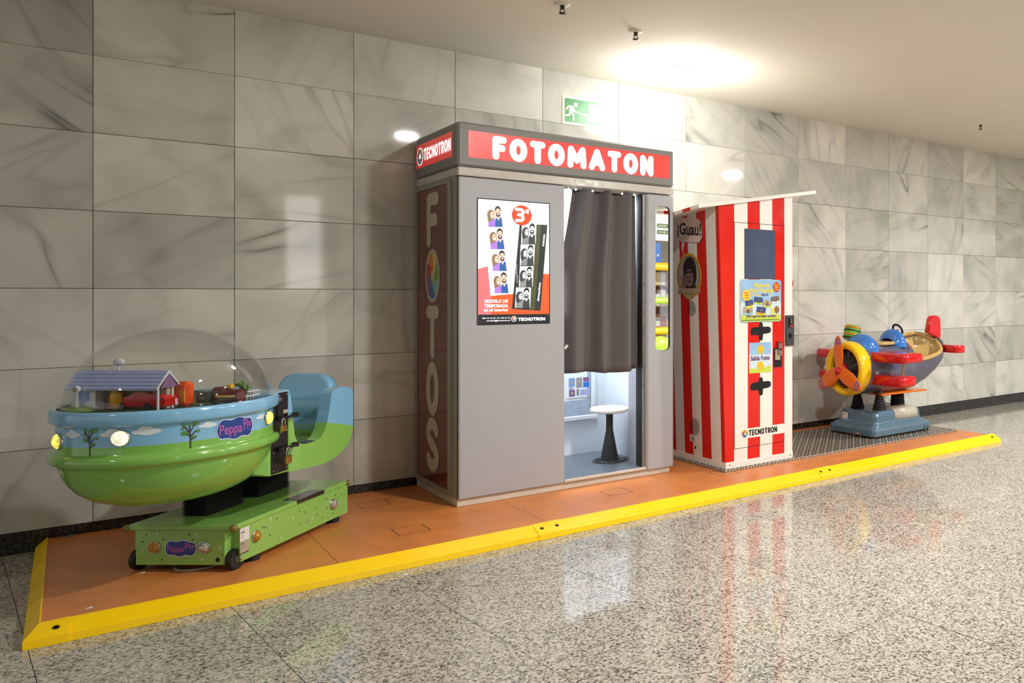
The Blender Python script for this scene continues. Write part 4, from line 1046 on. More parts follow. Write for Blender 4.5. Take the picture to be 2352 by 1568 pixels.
# side fairing, black service plate
b = MB(); sec = []
for x, y0, z0, z1 in ((-.40, -.20, .50, .60), (-.345, -.265, .462, .66), (-.305, -.296, .447, .812), (-.29, -.301, .445, .822), (-.17, -.301, .440, .826), (-.155, -.298, .438, .826)):
    sec.append([(x, y0, z0), (x, y0, z1), (x, -.02, z1), (x, -.02, z0)])
b.loft(sec, 'seat_paint', smooth=False); b.build('side_fairing', t, bev=.006)
b = MB(); b.box((-.292, -.3075, .452), (-.178, -.301, .820), 'plate_black', bev=.002); pl = b.build('service_plate', t)
for x in (-.282, -.188):
    for z in (.466, .55, .64, .73, .808):
        b = MB(); b.ball((x, -.3078, z), (.0035, .002, .0035), 'chrome', 10, 6); sub(b.build('plate_screw', t), pl)
b = MB(); b.cyl((-.235, -.3075, .642), (-.235, -.3115, .642), .010, 'steel', n=14); sub(b.build('key_lock', t), pl)
b = MB(); b.cyl((-.238, -.3075, .79), (-.238, -.312, .79), .009, 'steel', n=14); b.box((-.262, -.3125, .70), (-.212, -.307, .765), 'plate_black', bev=.002); b.box((-.222, -.314, .722), (-.188, -.3075, .738), 'label_tan', bev=.001); sub(b.build('coin_mechanism', t), pl)
for z in (.704, .562):
    b = MB(); b.box((-.27, -.330, z - .006), (-.135, -.320, z + .006), 'plate_black', bev=.002); b.box((-.262, -.332, z - .010), (-.246, -.306, z + .010), 'plate_black', bev=.001); b.box((-.146, -.330, z - .008), (-.132, -.304, z + .012), 'plate_black', bev=.001); sub(b.build('lock_bar', t), pl)
# rear seat body
side = [(-.16,.812),(-.148,.806),(-.135,.74),(-.125,.66),(-.113,.60),(-.095,.568),(-.065,.552),(-.03,.546),(.06,.546),(.095,.556),(.125,.585),(.148,.63),(.164,.68),(.175,.73),(.185,.765),(.205,.782),(.25,.790),(.30,.789),(.345,.780),(.372,.768),(.378,.745),(.381,.64),(.380,.56),(.368,.522),(.345,.492),(.31,.465),(.26,.443),(.20,.428),(.12,.418),(.0,.425),(-.16,.437)]
def wall_in(y_out, y_in, name):
    b = MB(); s_ = -1 if y_out < y_in else 1
    b.prism(side, (0, y_out, 0), (1,0,0), (0,0,1), (0, s_, 0), abs(y_out - y_in), 'seat_paint'); return b.build(name, t, bev=.008)
wall_in(-.298, -.240, 'side_wall'); wall_in(.298, .240, 'side_wall')
b = MB(); rings = []
for x, z0, z1, hw in ((-.17,.432,.47,.245), (.10,.418,.47,.245), (.24,.436,.545,.245), (.34,.488,.56,.245), (.40,.55,.60,.25), (.43,.62,.66,.235)):
    rings.append([(x, -hw, z0), (x, hw, z0), (x, hw, z1), (x, -hw, z1)])
b.loft(rings, 'seat_paint', smooth=False); b.build('floor_pan', t, bev=.006)
b = MB(); b.box((.235, -.238, .50), (.42, .238, .570), 'seat_paint', bev=.015); b.build('seat_bench', t)
b = MB(); bk = rrect(.290, .40, .080, 8, 0, .645)
M = Matrix.Translation((.425, 0, .47)) @ Matrix.Rotation(math.radians(7), 4, 'Y') @ Matrix.Translation((-.425, 0, -.47))
rings = []
for d, g in ((.0, .02), (.006, .006), (.016, 0.), (.065, 0.), (.08, .012)):
    rings.append([(.395 + d, a*(1 - g*4.7), .645 + (c - .645)*(1 - g*4.7)) for a, c in bk])
b.loft(rings, 'seat_paint', M=M); b.build('backrest', t)
b = MB(); rings = []
for i in range(9):
    a_ = -PI/2 + PI*i/8; r = .278; x = .375 + .065*math.cos(a_); y = r*math.sin(a_)*.985
    rings.append([(x, y, .50), (x + .012, y, .56), (x + .012, y, .70), (x + .004, y, .745), (x - .02, y*.94, .75), (x - .035, y*.88, .70), (x - .035, y*.88, .50)])
b.loft(rings, 'seat_paint', smooth=True); b.build('rear_shell', t)
b = MB(); b.box((-.06, -.292, .5475), (.05, -.25, .5500), 'coin_grey'); b.build('step_grip', t)
# base box
b = MB()
b.box((-.440, -.238, .240), (.440, .238, .262), 'ride_base_green', bev=.003); lid = b.build('base_lid', t)
b = MB()
oct_ = [(-.438,-.196),(-.395,-.196),(-.395,-.236),(.438,-.236),(.438,.236),(-.395,.236),(-.395,.196),(-.438,.196)]
b.prism(oct_, (0,0,.2395), (1,0,0), (0,1,0), (0,0,1), .150, 'ride_base_green'); base = b.build('base_box', t, bev=.002)
for y in (-1, 1):
    b = MB(); b.cyl((-.398, y*.200, .103), (-.398, y*.224, .103), .045, 'black_rubber', n=28); b.cyl((-.398, y*.198, .103), (-.398, y*.226, .103), .014, 'steel', n=16); b.build('wheel', t)
    for x in (-.27, .36):
        b = MB(); b.cyl((x, y*.20, ZP), (x, y*.20, ZP + .030), .030, 'black_rubber', n=20); b.cyl((x, y*.20, ZP + .028), (x, y*.20, .092), .014, 'steel', n=12); b.build('foot', t)
for x, y in ((-.438,-.236), (-.438,.236), (.438,-.236), (.438,.236)):
    b = MB(); b.ball((x, y, .250), (.017, .017, .0155), 'bumper_olive', 16, 10); sub(b.build('corner_bumper', t), lid)
p_ = Print((-.438, 0, 0), (0, -1, 0), (0, 0, 1), .0015)
class PB:                                      # blob() on a flat print
    def __init__(s, p, a, c): s.p, s.a, s.c = p, a, c
    def cols(s, a0, a1, lo, hi, mat, l=0, n=28):
        for i in range(n):
            x0, x1 = a0 + (a1-a0)*i/n, a0 + (a1-a0)*(i+1)/n
            s.p.poly([(s.a+x0, s.c+lo(x0)), (s.a+x1, s.c+lo(x1)), (s.a+x1, s.c+hi(x1)), (s.a+x0, s.c+hi(x0))], mat, l)
blob(PB(p_, .003, .162), .066, .031)
p_.text('Peppa', -.054, .138, .020, .176, 'logo_pink', 3, .02); p_.text('Pig', .024, .146, .064, .186, 'logo_pink', 3, .02)
sub(tag(p_.build('name_decal', t), 'dark blue name badge with pink letters'), base)
lamp_at((-.438, .112, .167), (-1, 0, 0), .028, 'lamp_amber', parent=base); lamp_at((-.438, -.106, .167), (-1, 0, 0), .028, 'lamp_clear', parent=base)
lamp_at((-.300, -.236, .175), (0, -1, 0), .028, 'lamp_amber', parent=base); lamp_at((.300, -.236, .168), (0, -1, 0), .028, 'lamp_clear', parent=base)
p_ = Print((-.438, 0, 0), (0, -1, 0), (0, 0, 1), .001); random.seed(11)
for a, c in ((-.165,.150), (-.10,.226), (.075,.226), (.175,.165), (.098,.115)): p_.disc(a, c, .0075, 'dot_pale')
for a, c in ((-.15,.222), (-.165,.19), (-.075,.20), (.055,.20), (.04,.222), (.185,.135), (-.08,.112)): p_.disc(a, c, .004, 'dot_dark')
p_.disc(.165, .112, .0095, 'hole_black'); sub(tag(p_.build('dot_print', t), kind='stuff'), base)
p_ = Print((0, -.236, 0), (1, 0, 0), (0, 0, 1), .001)
for a, c in ((-.195,.226), (-.12,.112), (-.03,.185), (.12,.14), (.36,.16)): p_.disc(a, c, .0075, 'dot_pale')
for a, c in ((-.25,.20), (-.20,.15), (-.16,.09), (-.15,.215), (.02,.205), (.06,.19), (.15,.19), (.16,.15), (.21,.12), (.25,.16), (.32,.21), (.38,.2), (.02,.14), (.30,.12)): p_.disc(a, c, .004, 'dot_dark')
sub(tag(p_.build('dot_print', t), kind='stuff'), base)
for x, z in ((-.233,.20), (.077,.138), (.238,.213), (-.392,.105)):
    b = MB(); b.ball((x, -.2365, z), (.0075, .005, .0075), 'chrome', 12, 8); sub(b.build('bolt', t), base)
p_ = Print((0, -.236, 0), (1, 0, 0), (0, 0, 1), .0012)
p_.rect(-.402, .178, -.342, .236, 'label_white'); p_.rect(-.396, .214, -.370, .2185, 'ink', 1)
for z in (.230, .225, .206, .2, .194, .188): p_.rect(-.396, z, -.396 + random.uniform(.012, .03), z + .0015, 'ink_grey', 1)
p_.rect(-.402, .122, -.346, .176, 'label_tan'); p_.rect(-.398, .166, -.376, .169, 'ink', 1); p_.rect(-.402, .122, -.346, .126, 'ink', 1)
for z in (.16, .154, .148, .142, .136): p_.rect(-.398, z, -.398 + random.uniform(.02, .04), z + .0015, 'ink_grey', 1)
sub(tag(p_.build('rating_labels', t), 'white and tan printed labels'), base)
# grille on the lid edge
b = MB()
for i in range(26):
    x = .0 + i * .0085; b.box((x, -.2398, .243), (x + .0042, -.165, .2640), 'chrome')
for i in range(7): b.box((0, -.236 + i*.0105, .2600), (.219, -.2328 + i*.0105, .2638), 'chrome')
b.box((-.003, -.2388, .246), (.222, -.165, .2626), 'hole_black'); sub(tag(b.build('vent_grille', t), kind='stuff'), lid)
# bellows
for x0, x1 in ((-.285, -.035), (.065, .312)):
    b = MB(); rings = []; N_ = 30
    for i in range(N_ + 1):
        z = .262 + (.445 - .262) * i / N_; g = .010 if i % 2 else 0.; lean = -.012 * i / N_
        rings.append([(x0 + g + lean, -.005 + g, z), (x1 - g + lean, -.005 + g, z), (x1 - g + lean, .112 - g, z), (x0 + g + lean, .112 - g, z)])
    b.loft(rings, 'bellow_black', smooth=False); b.build('bellows', t)
# toys under the dome
def toy(name): return MB()
ZD = .803
b = MB()
b.box((-.692, .150, ZD), (-.60, .250, .898), 'toy_white'); b.box((-.64, -.10, ZD), (-.60, .150, .898), 'label_tan')
hs = b.build('toy_house', t)
p_ = Print((-.692, 0, ZD), (0, -1, 0), (0, 0, 1), .0008); p_.rect(-.222, .035, -.175, .075, 'toy_window_blue'); p_.rect(-.214, .004, -.192, .032, 'toy_blue_roof'); sub(p_.build('toy_window', t), hs)
b = MB(); b.box((-.646, .095, ZD), (-.641, .14, .862), 'toy_orange_door'); sub(b.build('toy_door', t), hs)
b = MB()
ga = [(-.708, .893), (-.645, .962), (-.582, .893), (-.582, .885), (-.645, .951), (-.708, .885)]
b.prism(ga, (0, -.115, 0), (1,0,0), (0,0,1), (0,-1,0), .378, 'toy_blue_roof'); b.prism(ga, (0, -.1155, .0005), (1,0,0), (0,0,1), (0,-1,0), .006, 'toy_white')
for z, x in ((.905,-.698), (.919,-.685), (.933,-.672), (.947,-.659)): b.box((x - .0012, -.114, z - .001), (x, .262, z + .001), 'toy_window_blue')
b.add([(-.645,-.1145,.950), (-.69,-.1145,.892), (-.60,-.1145,.892)], [(0,1,2)], 'toy_purple'); sub(b.build('toy_roof', t), hs)
for x in (-.690, -.615):
    b = MB(); b.cyl((x, -.104, ZD), (x, -.104, .905), .0045, 'toy_white', n=8); sub(b.build('toy_post', t), hs)
b = MB(); b.ball((-.52, .200, .985), (.012, .024, .017), 'toy_white', 16, 10); b.cyl((-.52, .200, .90), (-.52, .200, .972), .004, 'toy_white', n=8); b.build('toy_white_tree', t)
b = MB(); b.box((-.716, .205, ZD), (-.706, .215, .885), 'toy_white'); b.cyl((-.722, .210, .890), (-.706, .210, .890), .015, 'toy_white', n=16); b.cyl((-.7225, .210, .890), (-.706, .210, .890), .010, 'ink_grey', n=14); b.build('toy_post_light', t)
b = MB(); b.ball((-.70, .215, ZD), (.06, .075, .016), 'toy_grass', 18, 6, z0=0.); b.build('toy_lawn', t)
b = MB(); b.ball((-.675, .245, ZD), (.018, .03, .018), 'toy_purple', 14, 6, z0=0.); b.build('toy_bush', t)
b = MB()
car = [(-.09,0), (.09,0), (.095,.03), (.075,.048), (.03,.05), (.012,.058), (-.03,.058), (-.055,.044), (-.092,.032)]
b.prism([(a, c + .012) for a, c in car], (-.668, -.020, ZD), (0,-1,0), (0,0,1), (-1,0,0), .075, 'toy_red'); b.box((-.64, -.03, ZD + .055), (-.60, .03, ZD + .075), 'toy_red', bev=.008)
tc_ = b.build('toy_car', t, bev=.006)
for y in (-.045, .065):
    b = MB(); b.cyl((-.673, y, ZD + .014), (-.663, y, ZD + .014), .014, 'black_rubber', n=14); sub(b.build('toy_wheel', t), tc_)
b = MB(); b.ball((-.668, .085, ZD + .05), (.018, .024, .050), 'toy_yellow', 16, 12); b.build('toy_barrel', t)
b = MB(); b.box((-.595, -.152, ZD), (-.545, -.080, .908), 'toy_orange', bev=.014); b.box((-.598, -.140, .825), (-.59, -.120, .87), 'toy_yellow'); b.build('toy_pillar_box', t)
b = MB(); b.box((-.56, -.215, ZD + .012), (-.50, -.158, .862), 'toy_dark_green', bev=.006); wg = b.build('toy_wagon', t)
b = MB(); b.box((-.545, -.27, ZD + .012), (-.49, -.212, .880), 'toy_maroon', bev=.01); b.cyl((-.518, -.262, .842), (-.518, -.325, .842), .028, 'toy_maroon', n=18); b.box((-.548, -.315, .838), (-.544, -.235, .846), 'ad_yellow'); b.box((-.53, -.288, .872), (-.505, -.268, .89), 'toy_yellow', bev=.003); lc = b.build('toy_train', t)
for y in (-.232, -.29):
    b = MB(); b.cyl((-.552, y, ZD + .013), (-.545, y, ZD + .013), .013, 'ink', n=14); sub(b.build('toy_wheel', t), lc)
for x, y, z in ((-.47, -.285, .885), (-.44, -.285, .865), (-.43, -.27, .84)):
    b = MB()
    for k in range(4): b.ball((x + .008*math.cos(k*1.7), y + .010*math.sin(k*1.7), z + .004*k - .006), (.008, .012, .008), 'tree_leaf', 10, 6)
    b.cyl((x, y, ZD), (x, y, z), .003, 'tree_trunk', n=6); b.build('toy_plant', t)
b = MB()
for k in range(5): b.box((-.43 + k*.028, -.262 + k*.006, ZD), (-.426 + k*.028, -.256 + k*.006, .85), 'toy_white')
for z in (.82, .84): b.box((-.432, -.264, z), (-.31, -.258, z + .006), 'toy_white')
b.build('toy_fence', t)
# padlocks hang on the lock bars
for (x, z, lab) in ((-.262, .700, 'small brass padlock on the upper lock bar of the green and blue ride'), (-.228, .560, 'larger brass padlock on the lower lock bar of the green and blue ride')):
    k = 1. if z > .6 else 1.25
    M0 = Matrix.Translation(EL) @ Matrix.Rotation(ER, 4, 'Z'); c = M0 @ Vector((x, -.340, z - ZP))
    o = thing('padlock', lab, 'padlock', (c.x, c.y, c.z - .055*k), ER, group='brass padlocks on the ride', local=True)
    b = MB(); b.box((-.016*k, -.007, 0), (.016*k, .007, .030*k), 'brass', bev=.003); b.build('lock_body', o)
    b = MB(); b.tube([(-.011*k,0,.028*k), (-.011*k,0,.046*k), (-.008*k,0,.056*k), (0,0,.060*k), (.008*k,0,.056*k), (.011*k,0,.046*k), (.011*k,0,.028*k)], .0028, 'chrome', n=8); b.build('shackle', o)
# cable and litter on the platform
b = MB()
path = [(.52,-.93,.064), (.43,-1.00,.063), (.34,-.985,.063), (.275,-.985,.063), (.258,-1.02,.063), (.27,-1.075,.063), (.31,-1.105,.063), (.37,-1.115,.064), (.45,-1.09,.066), (.52,-1.03,.066)]
sm_ = []
for i in range(len(path) - 1):
    for k in range(4):
        a_ = k/4; p0, p1 = path[max(i-1,0)], path[i]; p2, p3 = path[i+1], path[min(i+2, len(path)-1)]
        sm_.append(tuple(.5*((2*p1[j]) + (-p0[j]+p2[j])*a_ + (2*p0[j]-5*p1[j]+4*p2[j]-p3[j])*a_**2 + (-p0[j]+3*p1[j]-3*p2[j]+p3[j])*a_**3) for j in range(3)))
b.tube(sm_, .005, 'cable_grey', n=8)
tag(b.build('power_cable'), 'grey power cable looped on the platform under the green ride base', 'cable')
def scrap(x, y, z, s_, mat, lab, name='paper_scrap'):
    b = MB(); b.add([(x-s_, y-s_*.5, z+.0008), (x+s_, y-s_*.6, z+.002), (x+s_*.8, y+s_*.6, z+.004), (x-s_*.7, y+s_*.5, z+.001)], [(0,1,2,3)], mat); o = b.build(name)
    m_ = o.modifiers.new('thickness', 'SOLIDIFY'); m_.thickness = .0008; m_.offset = 1
    tag(o, lab, 'litter')
scrap(.147, -.991, ZP, .010, 'paper_white', 'tiny white paper scrap on the orange platform by the green ride')
scrap(-.032, -1.374, ZP, .012, 'paper_white', 'tiny pale scrap near the front left corner of the orange platform')
scrap(1.045, -1.60, 0., .013, 'paper_white', 'tiny white scrap on the granite floor beside the yellow edging')
scrap(-.10, -.035, ZP, .028, 'foil_green', 'crumpled wrapper against the skirting at the back left platform corner', 'sweet_wrapper')
# ================================================================== airplane ride
t = thing('airplane_ride', 'cartoon biplane kiddie ride with orange propeller on a blue base', 'kiddie ride', (5.23, -.61, ZT))
PY = -.62
def sq_ring(x0, x1, y0, y1, r, z, n=6):
    return [(a, c, z) for a, c in rrect(x1 - x0, y1 - y0, r, n, (x0+x1)/2, (y0+y1)/2)]
b = MB()
prof = [(0,.090,.05),(0,.128,.05),(.006,.138,.05),(.020,.142,.05),(.026,.150,.05),(.040,.153,.05),(.046,.160,.05),(.062,.164,.05),(.070,.176,.05),(.076,.215,.05),(.082,.234,.05),(.094,.246,.045),(.112,.250,.04)]
b.loft([sq_ring(4.856 + g, 5.600 - g, -.890 + g*.8, -.330 - g*.8, r, .09 + (z - .09)*1.2) for g, z, r in prof], 'base_blue', smooth=False); bs = b.build('base', t)
b = MB(); b.loft([sq_ring(4.862, 5.594, -.884, -.336, .05, .081), sq_ring(4.856, 5.600, -.890, -.330, .05, .0905)], 'steel', smooth=False); b.build('base_tray', t)
# pale cover wrapped over the near top edge
b = MB(); cy_ = [(-.8365,.196), (-.8320,.241), (-.8275,.264), (-.818,.279), (-.803,.2855), (-.64,.286)]
b.loft([[(5.175, y, z) for y, z in cy_], [(5.470, y, z) for y, z in cy_]], 'base_cover', closed=False, caps=False); o = b.build('base_cover', t); sm = o.modifiers.new('thickness', 'SOLIDIFY'); sm.thickness = .003; sm.offset = 1
p_ = Print((4.913, 0, 0), (0, -1, 0), (0.06, 0, 1), .004); p_.rect(.440, .196, .514, .248, 'label_white'); p_.rect(.447, .226, .480, .231, 'ink', 1); p_.rect(.447, .208, .473, .2105, 'ink_grey', 1); sub(tag(p_.build('rating_label', t), 'small white printed label'), bs)
for x, y, d in ((4.852, -.66, 'X'), (4.852, -.74, 'X'), (5.50, -.893, 'Y'), (5.545, -.893, 'Y')):
    b = MB(); b.box((x - .006, y - .006, ZT), (x + .006, y + .006, .118), 'steel', bev=.002); b.build('bracket', t)
b = MB(); b.ball((4.850, -.70, .098), (.014, .030, .016), 'steel', 14, 8); b.build('front_caster', t)
for x in (4.90, 5.55):
    for y in (-.84, -.38):
        b = MB(); b.cyl((x, y, ZT), (x, y, .085), .025, 'black_rubber', n=16); b.build('foot', t)
# rubber boots
for x, y, r, zt, lean in ((5.035, -.52, .062, .405, -.012), (5.085, -.735, .062, .415, .0), (5.465, -.60, .068, .42, .0)):
    b = MB(); prof = []; N_ = 12
    for i in range(N_ + 1):
        f_ = i / N_; rr = r * (1 - .52*f_) if r < .065 else r * (.95 - .12*f_); prof.append((rr * (1.06 if i % 2 else .94), .278 + (zt - .278)*f_))
    b.lathe([(0, .278)] + prof + [(0, zt)], 'bellow_black', c=(x, y, 0), n=24, smooth=False); b.build('rubber_boot', t)
    if r < .065: b = MB(); b.cyl((x, y, zt - .03), (x, y, zt + .03), .024, 'coin_grey', n=14); b.build('strut_column', t)
b = MB(); b.box((5.06, -.78, .404), (5.66, -.46, .420), 'plane_orange', bev=.004); b.build('support_plate', t)
# fuselage
SEC = [(4.86,.185,.450,.835),(4.90,.205,.425,.862),(4.98,.212,.414,.868),(5.10,.214,.410,.850),(5.25,.214,.408,.846),(5.40,.208,.410,.850),(5.52,.200,.418,.862),(5.62,.190,.436,.874),(5.72,.186,.470,.882),(5.82,.176,.524,.886),(5.90,.158,.586,.884),(5.97,.096,.652,.874),(6.03,.062,.716,.858),(6.07,.026,.764,.836)]
def lerp_sec(x):
    for s0, s1 in zip(SEC[:-1], SEC[1:]):
        if s0[0] <= x <= s1[0]:
            f_ = (x - s0[0]) / (s1[0] - s0[0]); f2 = f_*f_*(3-2*f_)*.35 + f_*.65
            return [s0[k] + (s1[k]-s0[k])*f2 for k in range(4)]
    return SEC[-1]
def zcut(x, y=0.): return .800 + .50 * y + (x - 5.72) * .16
CUT0, CUT1 = 5.48, 5.965
def fring(x, k=1., n=40, cut=False, dz=0.):
    _, hw, z0, z1 = lerp_sec(x); zc, hz = (z0+z1)/2, (z1-z0)/2; out = []
    for i in range(n):
        a_ = 2*PI*i/n; y = hw*k*math.cos(a_); z = zc + hz*k*math.sin(a_)
        if cut:
            hz2 = .30; z = .74 + (hz2*k*math.sin(a_) if math.sin(a_) > 0 else (.74 - z0)*math.sin(a_)); z = min(z, zcut(x, y))
        out.append((x, PY + y, z + dz))
    return out
def boundary(x, k=1.):
    _, hw, z0, z1 = lerp_sec(x); zc, hz = (z0+z1)/2, (z1-z0)/2
    return hw*k*.96
b = MB(); xs = [4.86 + (CUT0-4.86)*i/14 for i in range(15)]
b.loft([fring(x) for x in xs], 'plane_body', caps=True)
xs2 = [CUT0 + (CUT1-CUT0)*i/18 for i in range(19)]
rings = [fring(x, 1., 40, True) for x in xs2]
n = 40
vs = [p for r in rings for p in r]; fs = []
for j in range(len(rings) - 1):
    for i in range(n):
        i2 = (i+1) % n; q_ = (j*n+i, j*n+i2, (j+1)*n+i2, (j+1)*n+i)
        if all(vs[k][2] >= zcut(vs[k][0], vs[k][1] - PY) - 1e-5 for k in q_): continue
        fs.append(q_)
b.add(vs, fs, 'plane_body', True)
xs3 = [CUT1 + (6.07-CUT1)*i/8 for i in range(9)]
b.loft([fring(x) for x in xs3], 'plane_body', caps=True)
fz = b.build('fuselage', t)
# seat tub inside the opening
b = MB(); N_ = 16; rings = []
for j in range(9):
    f_ = j / 8; d = f_ * .92
    ring_ = []
    xm, xr = (CUT0+CUT1)/2 - .02*0, (CUT1-CUT0)/2
    for i in range(48):
        a_ = 2*PI*i/48; k = math.sqrt(max(0.02, 1 - d*d)); x = xm + (xr - .012)*math.cos(a_)*k; xe = xm + (xr - .012)*math.cos(a_)
        y = (boundary(min(max(xe, CUT0+.004), CUT1-.004)) - .008)*k*math.copysign(1, math.sin(a_)) * math.sqrt(max(0., 1 - math.cos(a_)**4))
        ring_.append((x, PY + y, zcut(x, y) - .17*d))
    rings.append(ring_)
b.loft(rings, 'plane_gold', caps=False); b.add(rings[-1], [list(range(48))], 'plane_gold'); tub = b.build('seat_tub', t)
path = []
def ep(i): return min(1., math.sqrt(max(0., 1 - (abs(i - 12)/12.)**4)))
for i in range(25): x = CUT0 + (CUT1-CUT0)*i/24; path.append((x, PY - max(.004, boundary(x)*ep(i)), zcut(x, -boundary(x)*ep(i)) + .004))
for i in range(24, -1, -1): x = CUT0 + (CUT1-CUT0)*i/24; path.append((x, PY + max(.004, boundary(x)*ep(i)), zcut(x, boundary(x)*ep(i)) + .004))
b = MB(); b.tube(path, .020, 'plane_gold', n=12, closed=True); sub(b.build('seat_rim', t), tub)
# pilot cockpit : gold ring, dark well, blue cowls before and behind
b = MB(); b.lathe([(.150,-.012),(.155,.004),(.145,.014),(.120,.016),(.105,.006),(.100,-.03),(.05,-.05),(0,-.052)], 'plane_gold', c=(5.215, PY, .846), n=40, sy=.80); ck = b.build('cockpit_well', t)
def cowl(x0, x1, hw, z0, zt, lean, name):
    b = MB(); rings = []
    for i in range(15):
        f_ = i/14; x = x0 + (x1-x0)*f_; h = (zt - z0) * (math.sin(PI*min(1, .06 + f_*.94))**.6 if lean > 0 else math.sin(PI*min(1, .06+f_*.94))**.6); w_ = hw * (.55 + .45*math.sin(PI*(.1 + .8*f_)))
        rings.append([(x, PY + w_*math.cos(PI*k/20), z0 - .03 + (h + .03)*math.sin(PI*k/20)**.8) for k in range(21)])
    b.loft(rings, 'plane_blue', closed=False, caps=False); return b.build(name, t)
cowl(4.875, 5.10, .165, .815, .935, 1, 'front_cowl'); cowl(5.30, 5.45, .150, .835, .965, 1, 'rear_cowl')
b = MB(); b.lathe([(.052 + .010*math.cos(2*PI*i/12), .010*math.sin(2*PI*i/12)) for i in range(13)], 'black_rubber', n=28, M=Matrix.Translation((5.445, PY - .0, .955)) @ Matrix.Rotation(math.radians(62), 4, 'Y')); b.cyl((5.42, PY, .93), (5.445, PY, .955), .008, 'black_rubber', n=8); b.build('steering_wheel', t)
b = MB(); b.ball((5.435, PY - .17, .812), (.014, .010, .014), 'plane_orange', 12, 8); b.build('side_lamp', t)
# small striped drum beside the front cowl
Md = Matrix.Translation((5.0, PY + .135, .935)) @ Matrix.Rotation(math.radians(14), 4, 'Y') @ Matrix.Scale(1.28, 4)
b = MB(); b.lathe([(0,-.05),(.05,-.05),(.056,-.03),(.058,0),(.056,.03),(.048,.05),(0,.05)], 'drum_green', n=28, M=Md)
for h in (-.035, -.012, .014, .036): b.lathe([(.0575,h-.005),(.0590,h-.002),(.0590,h+.002),(.0575,h+.005)], 'ink' if h in (-.035, .014) else 'plane_orange', n=28, M=Md)
b.build('striped_drum', t)
# cowling ring, engine, propeller
b = MB(); b.lathe([(.168,4.775),(.190,4.756),(.215,4.758),(.228,4.775),(.232,4.82),(.230,4.865),(.215,4.89),(.185,4.892),(.166,4.86),(.164,4.80),(.168,4.775)], 'plane_yellow', c=(0, PY, .645), axis='X', n=56); b.build('cowl_ring', t)
b = MB(); b.lathe([(.172,4.835),(.14,4.825),(.08,4.80),(.05,4.775),(.02,4.77),(0,4.77)], 'plane_engine', c=(0, PY, .645), axis='X', n=40); eng = b.build('engine_disc', t)
for i in range(9):
    a_ = 2*PI*i/9 + .15; M = Matrix.Translation((4.815, PY, .645)) @ Matrix.Rotation(a_, 4, 'X')
    b = MB()
    for k in range(4): b.lathe([(.026,-.004),(.028,0),(.026,.004)], 'plane_engine', c=(0, 0, .082 + k*.018), n=14, M=M)
    b.cyl((0,0,.05), (0,0,.152), .022, 'plane_engine', n=14, M=M); sub(b.build('cylinder', t), eng)
b = MB(); b.ball((4.765, PY, .645), (.04, .045, .045), 'plane_red', 20, 12); sub(b.build('engine_hub', t), eng)
PX_, PZ_ = 4.712, .632
b = MB(); b.cyl((4.70, PY, PZ_), (4.79, PY, .645), .016, 'steel', n=12); b.ball((PX_ - .012, PY, PZ_), (.030, .032, .032), 'plane_red', 20, 12); prop = b.build('propeller_hub', t)
for k in range(3):
    M = Matrix.Translation((PX_, PY, PZ_)) @ Matrix.Rotation(2*PI*k/3 + math.radians(-2), 4, 'X'); b = MB(); N_ = 18; rings = []; L_ = .298
    def wid(f_): return .018 + .046*math.sin(PI*min(1, .18 + f_*.82))**.75 if f_ < .999 else .004
    bands = {14: 'blade_purple', 15: 'blade_pink', 16: 'blade_purple'}
    secs = []
    for i in range(N_ + 1):
        f_ = i / N_; z = .018 + (L_ - .018)*f_; w_ = wid(f_) * (1 if f_ < .9 else math.sqrt(max(.01, 1 - ((f_-.9)/.1)**2)))
        th = .011*(1 - .35*f_); tw = .35*(1-f_)
        secs.append([(th*math.cos(2*PI*q/14) + tw*w_*math.sin(2*PI*q/14)*.5, w_*math.sin(2*PI*q/14), z) for q in range(14)])
    for i in range(N_):
        f_ = (i + .5)/N_; mat = 'plane_orange'
        if .80 < f_ < .83 + .0: mat = 'blade_purple'
        if i == 13: mat = 'blade_purple'
        elif i == 14: mat = 'blade_pink'
        elif i == 15: mat = 'blade_purple'
        b.loft([secs[i], secs[i+1]], mat, caps=False, M=M)
    b.add(secs[-1], [list(range(14))], 'plane_orange', M=M); sub(b.build('blade', t), prop)
# wings
def wing(x0, x1, y0, y1, z, th, name, r=.05):
    b = MB(); pl = rrect(x1-x0, y1-y0, r, 6, (x0+x1)/2, (y0+y1)/2); cx_, cyy = (x0+x1)/2, (y0+y1)/2; rings = []
    for g, dz in ((.016, 0), (.004, .006), (0, th*.35), (0, th*.65), (.006, th - .006), (.022, th)):
        rings.append([(cx_ + (a-cx_)*(1 - g/((x1-x0)/2)), cyy + (c-cyy)*(1 - g/((y1-y0)/2)), z + dz + .10*abs(c - PY)*.35) for a, c in pl])
    b.loft(rings, 'plane_red', smooth=True); return b.build(name, t)
wing(4.925, 5.185, -1.165, -.075, .690, .078, 'upper_wing'); wing(4.93, 5.13, -1.135, -.105, .494, .086, 'lower_wing')
for y in (-1.03, -.21):
    b = MB(); b.cyl((5.06, y, .545), (5.06, y, .715), .010, 'plane_gold', n=12); b.cyl((5.06, y, .555), (5.06, y, .572), .022, 'plane_gold', .012, n=14); b.build('wing_strut', t)
